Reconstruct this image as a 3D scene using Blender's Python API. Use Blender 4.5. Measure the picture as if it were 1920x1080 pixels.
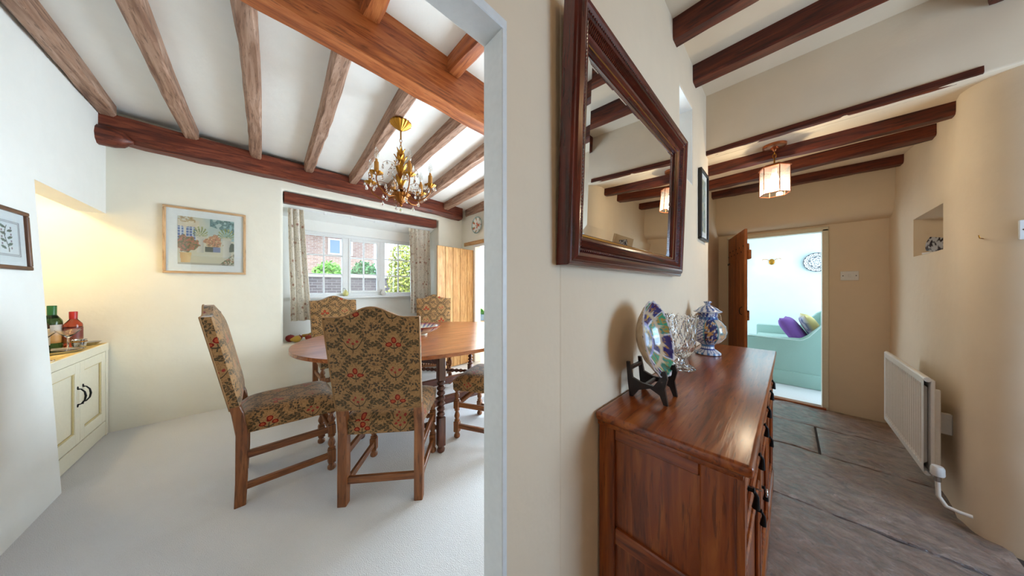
import bpy, bmesh, math, random
from mathutils import Vector, Matrix, noise
random.seed(7)
PI = math.pi
scene = bpy.context.scene
COL = scene.collection
for o in list(bpy.data.objects):
    bpy.data.objects.remove(o)

# ------------------------------------------------------------------ camera
# X runs down the hall, Y runs into the dining room, eye height 1.22 m
cam_d = bpy.data.cameras.new('camera')
cam_d.sensor_width = 36.0
cam_d.lens = 494.0 / 1920.0 * 36.0
cam_d.clip_start = 0.02
cam = bpy.data.objects.new('camera', cam_d)
COL.objects.link(cam)
cam.location = (0, 0, 1.22)
cam.rotation_euler = (PI / 2, 0, -math.radians(43.6))
scene.camera = cam

# ------------------------------------------------------------------ light
scene.view_settings.view_transform = 'Standard'
scene.view_settings.look = 'None'
scene.view_settings.gamma = 1.0
scene.view_settings.use_curve_mapping = False
scene.view_settings.exposure = 0.0
world = bpy.data.worlds.new('World')
scene.world = world
world.use_nodes = True
wn = world.node_tree
wn.nodes['Background'].inputs[0].default_value = (0.62, 0.78, 1.0, 1)
wn.nodes['Background'].inputs[1].default_value = 5.0


def sun(rot, energy, col):
    d = bpy.data.lights.new('sun', 'SUN')
    d.energy = energy
    d.color = col
    d.angle = math.radians(1.0)
    o = bpy.data.objects.new('sun', d)
    COL.objects.link(o)
    o.rotation_euler = rot
    return o


def area(loc, look, sx, sy, energy, col):
    d = bpy.data.lights.new('window_daylight', 'AREA')
    d.shape = 'RECTANGLE'
    d.size, d.size_y = sx, sy
    d.energy = energy
    d.color = col
    o = bpy.data.objects.new('window_daylight', d)
    COL.objects.link(o)
    o.location = loc
    o.rotation_euler = Vector(look).to_track_quat('-Z', 'Y').to_euler()
    return o


sun((math.radians(50), 0, math.radians(-72)), 5.0, (1, .95, .86))
# garden door of the dining room, in its east wall, out of view behind the post
area((2.66, 2.0, 1.10), (-1, 0, 0), 1.5, 1.8, 220, (.70, .85, 1.0))
# garden window of the living room (south wall) and its second window
area((5.6, -2.44, 1.25), (0, 1, 0), 1.6, 1.3, 72, (.70, .87, 1.0))
area((5.7, 2.44, 1.25), (0, -1, 0), 1.4, 1.2, 36, (.70, .87, 1.0))
# hall window behind the camera
area((1.85, -2.13, 1.30), (0, 1, 0), 1.0, 1.1, 38, (.46, .70, 1.0))
# window of the room behind the plank door
area((4.0, 4.94, 1.35), (0, -1, 0), 1.2, 1.1, 120, (1, .97, .92))


# ------------------------------------------------------------------ helpers
def c(r, g, b):
    f = lambda v: (v / 255 / 12.92) if v <= 10 else (((v / 255) + .055) / 1.055) ** 2.4
    return (f(r), f(g), f(b), 1.0)


class S:
    """scalar socket with arithmetic that builds Math nodes"""
    def __init__(s, nt, sock): s.nt, s.k = nt, sock
    def op(s, o, *a, clamp=False):
        n = s.nt.nodes.new('ShaderNodeMath'); n.operation = o; n.use_clamp = clamp
        for i, v in enumerate((s,) + a):
            if isinstance(v, S): s.nt.links.new(v.k, n.inputs[i])
            else: n.inputs[i].default_value = v
        return S(s.nt, n.outputs[0])
    def __add__(s, b): return s.op('ADD', b)
    __radd__ = __add__
    def __sub__(s, b): return s.op('SUBTRACT', b)
    def __rsub__(s, b): return (s * -1) + b
    def __mul__(s, b): return s.op('MULTIPLY', b)
    __rmul__ = __mul__
    def __truediv__(s, b): return s.op('DIVIDE', b)
    def abs(s): return s.op('ABSOLUTE')
    def sin(s): return s.op('SINE')
    def frac(s): return s.op('FRACT')
    def floor(s): return s.op('FLOOR')
    def max(s, b): return s.op('MAXIMUM', b)
    def min(s, b): return s.op('MINIMUM', b)
    def pow(s, b): return s.op('POWER', b)
    def sqrt(s): return s.op('SQRT')
    def lt(s, b): return s.op('LESS_THAN', b)
    def gt(s, b): return s.op('GREATER_THAN', b)
    def below(s, edge, soft):
        """1 where s<edge-soft, 0 where s>edge+soft"""
        return ((edge + soft - s) / (2 * soft)).op('ADD', 0.0, clamp=True)


class NT:
    def __init__(s, name, rough=.6, metal=0., spec=.5, coat=0., coat_rough=.1):
        s.m = bpy.data.materials.new(name); s.m.use_nodes = True
        s.t = s.m.node_tree
        s.b = s.t.nodes['Principled BSDF']
        s.b.inputs['Roughness'].default_value = rough
        s.b.inputs['Metallic'].default_value = metal
        s.b.inputs['Specular IOR Level'].default_value = spec
        if coat:
            s.b.inputs['Coat Weight'].default_value = coat
            s.b.inputs['Coat Roughness'].default_value = coat_rough
    def new(s, t, **k):
        n = s.t.nodes.new('ShaderNode' + t)
        for a, v in k.items(): setattr(n, a, v)
        return n
    def link(s, a, b): s.t.links.new(a.k if isinstance(a, S) else a, b)
    def coord(s, kind='Object', scale=(1, 1, 1), rnd=False):
        tc = s.new('TexCoord')
        out = tc.outputs[kind]
        if rnd:
            oi = s.new('ObjectInfo')
            ad = s.new('VectorMath', operation='ADD')
            mu = s.new('VectorMath', operation='SCALE'); mu.inputs['Scale'].default_value = 9.7
            cb = s.new('CombineXYZ')
            for i in range(3): s.link(oi.outputs['Random'], cb.inputs[i])
            s.link(cb.outputs[0], mu.inputs[0])
            s.link(out, ad.inputs[0]); s.link(mu.outputs[0], ad.inputs[1])
            out = ad.outputs[0]
        mp = s.new('Mapping'); mp.inputs['Scale'].default_value = scale
        s.link(out, mp.inputs['Vector'])
        return mp.outputs[0]
    def noise(s, vec, scale, detail=4, dist=0., rough=.55):
        n = s.new('TexNoise')
        n.inputs['Scale'].default_value = scale; n.inputs['Detail'].default_value = detail
        n.inputs['Distortion'].default_value = dist; n.inputs['Roughness'].default_value = rough
        s.link(vec, n.inputs['Vector'])
        return S(s.t, n.outputs['Fac'])
    def voronoi(s, vec, scale, feature='F1', out='Distance'):
        n = s.new('TexVoronoi', feature=feature)
        n.inputs['Scale'].default_value = scale
        s.link(vec, n.inputs['Vector'])
        return n.outputs[out] if out != 'Distance' else S(s.t, n.outputs[out])
    def ramp(s, fac, stops):
        n = s.new('ValToRGB')
        e = n.color_ramp.elements
        while len(e) < len(stops): e.new(.5)
        for el, (p, col) in zip(e, stops): el.position = p; el.color = col
        s.link(fac, n.inputs[0])
        return n.outputs[0]
    def mix(s, fac, a, b):
        n = s.new('Mix', data_type='RGBA')
        if isinstance(fac, (int, float)): n.inputs[0].default_value = fac
        else: s.link(fac, n.inputs[0])
        for v, k in ((a, 6), (b, 7)):
            if isinstance(v, tuple): n.inputs[k].default_value = v
            else: s.link(v, n.inputs[k])
        return n.outputs[2]
    def color(s, v):
        if isinstance(v, tuple): s.b.inputs['Base Color'].default_value = v
        else: s.link(v, s.b.inputs['Base Color'])
    def bump(s, h, strength=.3, dist=.01, prev=None):
        n = s.new('Bump'); n.inputs['Strength'].default_value = strength
        n.inputs['Distance'].default_value = dist
        s.link(h, n.inputs['Height'])
        if prev is not None: s.link(prev, n.inputs['Normal'])
        s.link(n.outputs[0], s.b.inputs['Normal'])
        return n.outputs[0]
    def sep(s, vec):
        n = s.new('SeparateXYZ'); s.link(vec, n.inputs[0])
        return [S(s.t, n.outputs[i]) for i in range(3)]


M = {}


def plain(name, col, rough=.5, metal=0., bump=0., scale=60., **k):
    if name in M: return M[name]
    n = NT(name, rough, metal, **k)
    v = n.coord()
    nz = n.noise(v, scale, 3)
    d = tuple(x * .88 for x in col[:3]) + (1,)
    n.color(n.mix(nz, d, col))
    if bump: n.bump(nz, bump, .004)
    M[name] = n.m
    return n.m


def plaster(name, col, rough=.85):
    n = NT(name, rough, spec=.25)
    v = n.coord()
    big = n.noise(v, 2.2, 2)
    mid = n.noise(v, 9, 3)
    fine = n.noise(v, 90, 3)
    d = tuple(x * .94 for x in col[:3]) + (1,)
    n.color(n.mix(mid, d, col))
    p = n.bump(big, .35, .05)
    p = n.bump(mid, .14, .02, p)
    n.bump(fine, .08, .004, p)
    M[name] = n.m
    return n.m


def wood(kind, axis):
    key = kind + '_' + axis
    if key in M: return M[key]
    dark, mid, light, rough, coat, pocks = WOODS[kind]
    n = NT(key, rough, spec=.4, coat=coat, coat_rough=.22)
    a = 'xyz'.index(axis)
    sc = [1., 1., 1.]; sc[a] = .09
    v = n.coord('Object', tuple(sc), rnd=True)
    g = n.noise(v, 26, 6, 1.1)
    g2 = n.noise(v, 110, 4, .4)
    sc2 = [1., 1., 1.]; sc2[a] = .25
    v2 = n.coord('Object', tuple(sc2), rnd=True)
    big = n.noise(v2, 5, 3, .6)
    col = n.ramp(g, [(.30, dark), (.5, mid), (.72, light)])
    col = n.mix((big - .4) * 1.3, col, n.mix(.5, col, dark))
    dk = tuple(x * .45 for x in dark[:3]) + (1,)
    col = n.mix(g2.below(.40, .05) * .55, col, dk)
    if pocks:
        vo = n.coord('Object', (1, 1, 1), rnd=True)
        d = n.voronoi(vo, 42)
        m = n.noise(vo, 6, 2)
        col = n.mix(d.below(.10, .05) * m.gt(.5) * .85, col, dk)
    n.color(col)
    p = n.bump(g, .22, .006)
    n.bump(g2, .2, .002, p)
    M[key] = n.m
    return n.m


WOODS = {
    'joist': (c(112, 78, 60), c(160, 124, 102), c(192, 160, 140), .6, 0, True),
    'wallbeam': (c(66, 24, 14), c(110, 48, 28), c(148, 78, 52), .5, .1, True),
    'mainbeam': (c(120, 58, 24), c(168, 92, 46), c(196, 122, 70), .5, .1, False),
    'hallbeam': (c(50, 14, 6), c(92, 34, 14), c(124, 54, 26), .5, .1, False),
    'oak': (c(98, 38, 8), c(150, 70, 20), c(182, 102, 42), .28, .6, False),
    'chairoak': (c(86, 46, 22), c(134, 80, 42), c(164, 106, 62), .42, .2, False),
    'tableoak': (c(112, 56, 26), c(156, 90, 50), c(186, 120, 72), .3, .4, False),
    'darkoak': (c(50, 22, 14), c(84, 42, 26), c(112, 62, 40), .38, .3, False),
    'pine': (c(160, 108, 60), c(194, 146, 90), c(214, 172, 118), .5, .1, False),
    'doorpine': (c(132, 66, 24), c(176, 100, 46), c(196, 122, 62), .5, .1, False),
    'mahogany': (c(46, 8, 4), c(92, 24, 10), c(120, 40, 18), .25, .5, False),
    'paleframe': (c(176, 138, 100), c(206, 170, 130), c(222, 190, 152), .5, 0, False),
    'darkframe': (c(58, 32, 18), c(96, 58, 34), c(130, 84, 50), .45, .1, False),
    'topwood': (c(204, 164, 84), c(228, 196, 120), c(236, 210, 146), .5, 0, False),
}
CREAM = plaster('plaster_cream', c(241, 236, 221))
WHITEP = plaster('plaster_white', c(244, 243, 238))
CEILP = plaster('plaster_ceiling', c(246, 245, 240))
HALLP = plaster('plaster_hall', c(238, 218, 190))
LIVP = plaster('plaster_living', c(226, 238, 240))
WPAINT = plain('white_gloss_paint', c(240, 241, 240), .35, 0, .05)
CPAINT = plain('cream_gloss_paint', c(240, 232, 208), .4, 0, .05)
IRON = plain('black_iron', c(24, 23, 24), .5, .6, .1)
BRASS = plain('aged_brass', c(176, 120, 44), .35, 1., .05)
GOLD = plain('gilt_metal', c(178, 126, 46), .36, .9, .08)
DGOLD = plain('dark_gilt', c(140, 84, 28), .42, .8, .08)
SILVER = plain('silver', c(205, 205, 205), .15, 1.)
WPLAST = plain('white_plastic', c(238, 238, 236), .3)
RADP = plain('radiator_enamel', c(240, 232, 222), .35)


def glassy(name, col=(1, 1, 1, 1), rough=0., ior=1.45, bump=None):
    n = NT(name, rough)
    n.b.inputs['Base Color'].default_value = col
    n.b.inputs['Transmission Weight'].default_value = 1
    n.b.inputs['IOR'].default_value = ior
    if bump:
        v = n.coord('UV' if bump == 'cut' else 'Object')
        if bump == 'cut':
            x, y, _ = n.sep(v)
            a = ((x * 26 + y * 26).frac() - .5).abs()
            b = ((x * 26 - y * 26).frac() - .5).abs()
            d = n.voronoi(v, 24)
            n.bump(a.min(b) * 2 + d, .9, .012)
        else:
            n.bump(n.noise(v, 30, 2), .2, .003)
    M[name] = n.m
    return n.m


def thin_glass(name):
    m = bpy.data.materials.new(name); m.use_nodes = True
    t = m.node_tree
    t.nodes.remove(t.nodes['Principled BSDF'])
    out = t.nodes['Material Output']
    tr = t.nodes.new('ShaderNodeBsdfTransparent'); gl = t.nodes.new('ShaderNodeBsdfGlossy')
    gl.inputs['Roughness'].default_value = .02
    tr.inputs[0].default_value = (.96, .98, .98, 1)
    nz = t.nodes.new('ShaderNodeTexNoise'); nz.inputs['Scale'].default_value = 6
    bp = t.nodes.new('ShaderNodeBump'); bp.inputs['Strength'].default_value = .05
    t.links.new(nz.outputs[0], bp.inputs['Height']); t.links.new(bp.outputs[0], gl.inputs['Normal'])
    mx = t.nodes.new('ShaderNodeMixShader')
    mx.inputs[0].default_value = .05
    t.links.new(tr.outputs[0], mx.inputs[1]); t.links.new(gl.outputs[0], mx.inputs[2])
    t.links.new(mx.outputs[0], out.inputs[0])
    return m


PANE = thin_glass('window_glass')
CRYSTAL = glassy('crystal_glass', (1, 1, 1, 1), 0, 1.5)
CUT = glassy('cut_crystal', (1, 1, 1, 1), .02, 1.5, 'cut')


def glow(name, col, strength):
    n = NT(name, .4)
    n.color(col)
    v = n.coord(); nz = n.noise(v, 8, 2)
    n.link(n.mix(nz, col, tuple(x * .95 for x in col[:3]) + (1,)), n.b.inputs['Emission Color'])
    n.b.inputs['Emission Strength'].default_value = strength
    return n.m


def painted(name, rough=.5, coat=0., bump=0., scale=80):
    n = NT(name, rough, coat=coat, coat_rough=.08)
    a = n.new('Attribute'); a.attribute_name = 'Col'
    nz = n.noise(n.coord(), scale, 3)
    n.color(n.mix(nz * .10, a.outputs['Color'], (0, 0, 0, 1)))
    if bump: n.bump(nz, bump, .002)
    return n.m


PRINT = painted('printed_paper', .45)
CERAMIC = painted('painted_ceramic', .18, .6)
CLOTHP = painted('printed_cloth', .9, 0, .5, 300)


# tapestry of the dining chairs
def tapestry():
    n = NT('tapestry', .92, spec=.15)
    uv = n.coord('UV')
    x, y, _ = n.sep(uv)
    nzv = n.noise(uv, 16, 3)
    a, b = .205, .165
    p = x / a + nzv * .12 - .06 + .5
    q = y / b + nzv * .12 + .35
    s0, t0 = p + q, p - q
    s = s0 + (t0 * 6.2832).sin() * .07
    t = t0 + (s0 * 6.2832).sin() * .07
    ds = (s.frac() - .5).abs(); dt = (t.frac() - .5).abs()      # 0 on the garlands
    leafA = (t0 * 20).sin().abs() * .15 + .01
    leafB = (s0 * 20).sin().abs() * .15 + .01
    vor = n.voronoi(uv, 120)
    la = (ds - leafA).below(-.02, .02) * ds.gt(.02) + ds.below(.012, .006) * .8
    lb = (dt - leafB).below(-.02, .02) * dt.gt(.02) + dt.below(.012, .006) * .8
    leaf = la.max(lb).min(1.0) * vor.below(.80, .12)
    sc = n.noise(uv, 46, 2, 1.6)
    scroll = (sc - .5).abs().below(.022, .012) * .7
    fl = n.noise(uv, 130, 2)
    p2 = (p + .5).frac() - .5; q2 = (q + .5).frac() - .5             # local to flower
    p3 = p.frac() - .5; q3 = q.frac() - .5                           # local to bush
    rb = (p3 * p3 * .8 + q3 * q3 * 1.3).sqrt()
    bush = rb.below(.24, .05) * n.voronoi(uv, 80).below(.46, .07)
    fx = p2 * a; fy = q2 * b
    par = ((p + .5).floor() + (q + .5).floor()).op('MODULO', 2.0).abs().gt(.5)

    def petal(cx, cy, rx, ry):
        return (((fx - cx) / rx).pow(2.0) + ((fy - cy) / ry).pow(2.0)).sqrt()
    pe = petal(0, .019, .014, .018).min(petal(-.026, -.004, .016, .012)).min(petal(.026, -.004, .016, .012))
    red = pe.below(1.0, .06); redin = pe.below(.62, .08)
    sm = petal(0, .004, .007, .007).min(petal(-.022, .016, .007, .007)).min(petal(.024, .018, .008, .007)).min(petal(-.012, .03, .006, .006))
    pink = sm.below(1.0, .12)
    arc = (fy - fx * fx * 22 + .026).abs().below(.0036, .0012) * fx.abs().lt(.056)
    stem = (fx.abs() * 1.0).below(.0022, .001) * fy.lt(-.002) * fy.gt(-.045)
    col = n.mix(fl, c(146, 108, 68), c(176, 136, 90))
    col = n.mix(scroll, col, c(96, 66, 44))
    col = n.mix(bush * .9, col, c(62, 54, 44))
    col = n.mix(leaf * .9, col, c(64, 56, 40))
    fa = par
    fb = 1.0 - par
    col = n.mix(arc.max(stem) * .9, col, c(56, 50, 38))
    col = n.mix(pink * fb, col, c(150, 56, 46))
    col = n.mix(red * fa, col, c(122, 22, 18))
    col = n.mix(redin * fa, col, c(172, 76, 44))
    n.color(col)
    w = n.noise(n.coord('UV', (1, 1, 1)), 900, 1)
    n.bump(w, .35, .002)
    n.b.inputs['Sheen Weight'].default_value = .5
    n.b.inputs['Sheen Roughness'].default_value = .4
    return n.m


def curtain_cloth():
    n = NT('curtain_linen', .9, spec=.1)
    uv = n.coord('UV')
    nz = n.noise(uv, 22, 2, 1.0)
    vine = (nz - .5).abs().below(.012, .008) * .5
    d = n.voronoi(uv, 13)
    d2 = n.voronoi(uv, 34)
    keep = n.noise(uv, 9, 1)
    col = n.mix(n.noise(uv, 60, 2), c(250, 242, 230), c(254, 249, 240))
    col = n.mix(vine, col, c(110, 100, 80))
    col = n.mix(d2.below(.17, .03) * keep.gt(.52) * .6, col, c(110, 92, 76))
    col = n.mix(d.below(.22, .04) * .6, col, c(190, 132, 104))
    col = n.mix(d.below(.09, .03) * .8, col, c(140, 80, 66))
    n.color(col)
    n.bump(n.noise(uv, 600, 1), .2, .001)
    tl = n.new('BsdfTranslucent'); n.link(col, tl.inputs[0])
    mx = n.new('MixShader'); mx.inputs[0].default_value = .45
    n.link(n.b.outputs[0], mx.inputs[1]); n.link(tl.outputs[0], mx.inputs[2])
    n.link(mx.outputs[0], n.t.nodes['Material Output'].inputs[0])
    return n.m


TAP = tapestry()
CURT = curtain_cloth()


def carpet_mat(name, col):
    n = NT(name, .97, spec=.1)
    v = n.coord()
    big = n.noise(v, 3.5, 3); fine = n.noise(v, 420, 2); tuft = n.voronoi(v, 260)
    d = tuple(x * .86 for x in col[:3]) + (1,)
    n.color(n.mix(big * .5 + fine * .5, d, col))
    p = n.bump(tuft, .5, .006)
    n.bump(fine, .4, .004, p)
    n.b.inputs['Sheen Weight'].default_value = .3
    return n.m


CARPET = carpet_mat('carpet_ivory', c(226, 226, 228))
CARPET2 = carpet_mat('carpet_white', c(238, 238, 238))


def stone_mat():
    n = NT('riven_flagstone', .3, spec=.8, coat=1., coat_rough=.10)
    n.b.inputs['Coat IOR'].default_value = 2.1
    v = n.coord('Object', (1, 1, 1), rnd=True)
    vs = n.coord('Object', (1.0, .70, 1), rnd=True)
    big = n.noise(v, 3, 4, .5); riv = n.noise(vs, 15, 9, .8, .66); fine = n.noise(v, 85, 6, .3, .7)
    flake = n.voronoi(vs, 26)
    col = n.ramp(riv, [(.30, c(74, 52, 44)), (.46, c(126, 94, 78)), (.58, c(150, 120, 104)), (.72, c(176, 152, 138))])
    col = n.mix((big - .45) * 2.2, col, n.mix(.6, col, c(140, 70, 44)))
    col = n.mix(fine.below(.40, .04) * .5, col, c(60, 42, 34))
    n.color(col)
    n.link((fine * .25 + .08), n.b.inputs['Roughness'])
    p = n.bump(riv, .9, .022)
    p = n.bump(flake, .30, .006, p)
    nb = n.bump(fine, .9, .007, p)
    n.link(nb, n.b.inputs['Coat Normal'])
    return n.m


STONE = stone_mat()


# ---- mesh building
def new_bm(): return bmesh.new()


def box(bm, x0, x1, y0, y1, z0, z1, bev=0., seg=1, mat=None):
    vs = [bm.verts.new(p) for p in ((x0, y0, z0), (x1, y0, z0), (x1, y1, z0), (x0, y1, z0), (x0, y0, z1), (x1, y0, z1), (x1, y1, z1), (x0, y1, z1))]
    fs = [bm.faces.new([vs[i] for i in f]) for f in ((3, 2, 1, 0), (4, 5, 6, 7), (0, 1, 5, 4), (1, 2, 6, 5), (2, 3, 7, 6), (3, 0, 4, 7))]
    if bev:
        es = list({e for f in fs for e in f.edges})
        r = bmesh.ops.bevel(bm, geom=es, offset=bev, segments=seg, profile=.6, affect='EDGES')
        vs = list({v for f in r['faces'] for v in f.verts} | {v for v in vs if v.is_valid})
    if mat is not None: bmesh.ops.transform(bm, matrix=mat, verts=vs)
    return vs


def lathe(bm, prof, seg=20, mat=None, flute=0, famp=0.):
    rings = []
    vs = []
    for r, z in prof:
        if r < 1e-6:
            v = bm.verts.new((0, 0, z)); rings.append([v]); vs.append(v)
        else:
            ring = []
            for i in range(seg):
                a = 2 * PI * i / seg
                rr = r * (1 + famp * math.cos(flute * a)) if flute else r
                ring.append(bm.verts.new((rr * math.cos(a), rr * math.sin(a), z)))
            rings.append(ring); vs += ring
    for A, B in zip(rings, rings[1:]):
        for i in range(seg):
            j = (i + 1) % seg
            if len(A) == 1 and len(B) == 1: continue
            if len(A) == 1: bm.faces.new((A[0], B[j], B[i]))
            elif len(B) == 1: bm.faces.new((A[i], A[j], B[0]))
            else: bm.faces.new((A[i], A[j], B[j], B[i]))
    if len(rings[0]) > 1: bm.faces.new(rings[0][::-1])
    if len(rings[-1]) > 1: bm.faces.new(rings[-1])
    if mat is not None: bmesh.ops.transform(bm, matrix=mat, verts=vs)
    return vs


def tube(bm, pts, r, seg=8, closed=False):
    pts = [Vector(p) for p in pts]
    n = len(pts)
    rr = r if isinstance(r, (list, tuple)) else [r] * n
    rings = []
    up = None
    for i, p in enumerate(pts):
        if closed: t = (pts[(i + 1) % n] - pts[i - 1]).normalized()
        else: t = (pts[min(i + 1, n - 1)] - pts[max(i - 1, 0)]).normalized()
        if up is None:
            up = Vector((0, 0, 1)) if abs(t.z) < .9 else Vector((1, 0, 0))
        a = t.cross(up)
        if a.length < 1e-5: a = t.orthogonal()
        a.normalize(); up = a.cross(t).normalized()
        rings.append([bm.verts.new(p + (a * math.cos(2 * PI * k / seg) + up * math.sin(2 * PI * k / seg)) * rr[i]) for k in range(seg)])
    m = n if closed else n - 1
    for i in range(m):
        A, B = rings[i], rings[(i + 1) % n]
        for k in range(seg):
            bm.faces.new((A[k], A[(k + 1) % seg], B[(k + 1) % seg], B[k]))
    if not closed:
        bm.faces.new(rings[0][::-1]); bm.faces.new(rings[-1])
    return [v for g in rings for v in g]


def prism(bm, poly, f, d0, d1, bev=0.):
    """poly: 2-D outline; f(u,v,d) -> point"""
    A = [bm.verts.new(f(u, v, d0)) for u, v in poly]
    B = [bm.verts.new(f(u, v, d1)) for u, v in poly]
    fs = [bm.faces.new(A[::-1]), bm.faces.new(B)]
    n = len(poly)
    for i in range(n):
        fs.append(bm.faces.new((A[i], A[(i + 1) % n], B[(i + 1) % n], B[i])))
    if bev:
        es = [e for e in set(fs[0].edges) | set(fs[1].edges)]
        bmesh.ops.bevel(bm, geom=es, offset=bev, segments=2, profile=.6, affect='EDGES')
    return A + B


def sweep(bm, secs):
    """secs: list of rings (same count) joined and capped"""
    rings = [[bm.verts.new(p) for p in s] for s in secs]
    k = len(rings[0])
    for A, B in zip(rings, rings[1:]):
        for i in range(k):
            bm.faces.new((A[i], A[(i + 1) % k], B[(i + 1) % k], B[i]))
    bm.faces.new(rings[0][::-1]); bm.faces.new(rings[-1])
    return [v for r in rings for v in r]


def ellipsoid(bm, cen, rx, ry, rz, u=12, v=8, mat=None):
    prof = [(math.sin(PI * i / v), -math.cos(PI * i / v)) for i in range(v + 1)]
    prof[0] = (0, -1); prof[-1] = (0, 1)
    vs = lathe(bm, prof, u)
    m = Matrix.Translation(cen) @ (mat or Matrix()) @ Matrix.Diagonal((rx, ry, rz, 1))
    bmesh.ops.transform(bm, matrix=m, verts=vs)
    return vs


def boxuv(me):
    uv = me.uv_layers.new(name='UVMap')
    for p in me.polygons:
        n = p.normal; ax = max(range(3), key=lambda i: abs(n[i]))
        for li in p.loop_indices:
            co = me.vertices[me.loops[li].vertex_index].co
            uv.data[li].uv = (co.y, co.z) if ax == 0 else ((co.x, co.z) if ax == 1 else (co.x, co.y))


def obj(name, bm, mat, parent=None, smooth=None, loc=None, label=None):
    bmesh.ops.recalc_face_normals(bm, faces=bm.faces[:])
    me = bpy.data.meshes.new(name)
    bm.to_mesh(me); bm.free()
    boxuv(me)
    if smooth is not None:
        ang = math.radians(smooth)
        for p in me.polygons: p.use_smooth = True
        me.set_sharp_from_angle(angle=ang)
    me.materials.append(mat)
    o = bpy.data.objects.new(name, me)
    COL.objects.link(o)
    if parent is not None: o.parent = parent
    if loc is not None: o.location = loc
    if label: o['label'] = label
    return o


def paint(o, fn):
    me = o.data
    at = me.color_attributes.new('Col', 'FLOAT_COLOR', 'POINT')
    for i, v in enumerate(me.vertices): at.data[i].color = fn(v.co)


def tag(o, label, cat, group=None):
    o['label'] = label; o['category'] = cat
    if group: o['group'] = group
    return o


def thing(name, label, cat, loc=(0, 0, 0), rz=0., group=None):
    o = bpy.data.objects.new(name, None)
    COL.objects.link(o)
    o.empty_display_size = .1
    o.location = loc; o.rotation_euler = (0, 0, rz)
    return tag(o, label, cat, group)


def struct(o, label=None, cat=None):
    o['kind'] = 'structure'
    if label: o['label'] = label
    if cat: o['category'] = cat
    return o


def dup(root, loc, rz, label, parent=None):
    r = root.copy(); COL.objects.link(r)
    r.location = loc; r.rotation_euler = (0, 0, rz); r['label'] = label
    for ch in list(root.children):
        k = ch.copy(); COL.objects.link(k); k.parent = r
        for g in list(ch.children):
            d = g.copy(); COL.objects.link(d); d.parent = k
    return r


def copy_part(o, parent, loc, rot=(0, 0, 0), scale=None):
    k = o.copy(); COL.objects.link(k); k.parent = parent
    k.location = loc; k.rotation_euler = rot
    if scale: k.scale = scale
    return k


def slabwall(name, org, ud, vd, nd, us, vs, holes, thick, mat, bev=0., label=None):
    """wall from a lattice of cells, holes = (u0,u1,v0,v1); rounded arrises at the holes"""
    org, ud, vd, nd = Vector(org), Vector(ud), Vector(vd), Vector(nd)
    bm = new_bm()
    nu, nv = len(us) - 1, len(vs) - 1
    V = {}

    def vert(i, j, k):
        if (i, j, k) not in V: V[i, j, k] = bm.verts.new(org + ud * us[i] + vd * vs[j] + nd * (thick * k))
        return V[i, j, k]

    def solid(i, j):
        if not (0 <= i < nu and 0 <= j < nv): return False
        uc, vc = (us[i] + us[i + 1]) / 2, (vs[j] + vs[j + 1]) / 2
        return not any(h[0] < uc < h[1] and h[2] < vc < h[3] for h in holes)
    for i in range(nu):
        for j in range(nv):
            if not solid(i, j): continue
            for k in (0, 1):
                bm.faces.new([vert(i, j, k), vert(i + 1, j, k), vert(i + 1, j + 1, k), vert(i, j + 1, k)])
            for di, dj, e in ((-1, 0, ((i, j), (i, j + 1))), (1, 0, ((i + 1, j), (i + 1, j + 1))), (0, -1, ((i, j), (i + 1, j))), (0, 1, ((i, j + 1), (i + 1, j + 1)))):
                if not solid(i + di, j + dj):
                    (a, b), (d, f) = e
                    bm.faces.new([vert(a, b, 0), vert(d, f, 0), vert(d, f, 1), vert(a, b, 1)])
    bmesh.ops.recalc_face_normals(bm, faces=bm.faces[:])
    if bev:
        es = [e for e in bm.edges if len(e.link_faces) == 2 and e.calc_face_angle(0) > 1.0]
        bmesh.ops.bevel(bm, geom=es, offset=bev, segments=4, profile=.5, affect='EDGES')
    o = obj(name, bm, mat, smooth=50)
    return struct(o, label)


def beam(name, p0, p1, w, h, mat, parent, seed=0, n=14, ch=.18, wob=.006, label=None):
    """hewn timber from p0 to p1 (centre of the underside), slightly crooked, chamfered"""
    rnd = random.Random(seed)
    p0, p1 = Vector(p0), Vector(p1)
    d = p1 - p0
    side = Vector((d.y, -d.x, 0)).normalized()
    bm = new_bm()
    cw, chh = w * ch, h * ch
    shape = [(-w / 2 + cw, 0), (w / 2 - cw, 0), (w / 2, chh), (w / 2, h), (-w / 2, h), (-w / 2, chh)]
    secs = []
    ph = [rnd.uniform(0, 6) for _ in range(6)]
    for i in range(n + 1):
        t = i / n
        b = p0 + d * t + side * (math.sin(t * 5 + ph[0]) * wob * 1.2) + Vector((0, 0, math.sin(t * 4 + ph[1]) * wob))
        ring = []
        for k, (a, z) in enumerate(shape):
            f = 1 if k not in (3, 4) else 0
            ring.append(b + side * (a + f * rnd.uniform(-wob, wob) * .7) + Vector((0, 0, z + f * rnd.uniform(-wob, wob) * .6)))
        secs.append(ring)
    sweep(bm, secs)
    return obj(name, bm, mat, parent, smooth=28, label=label)


def Rz(a): return Matrix.Rotation(a, 4, 'Z')
def Rx(a): return Matrix.Rotation(a, 4, 'X')
def Ry(a): return Matrix.Rotation(a, 4, 'Y')
def T(*p): return Matrix.Translation(p)

# ================================================================== STRUCTURE
def zj(x): return 2.568 - .047 * x          # underside of the dining joists (the ceiling falls to the right)


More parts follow.
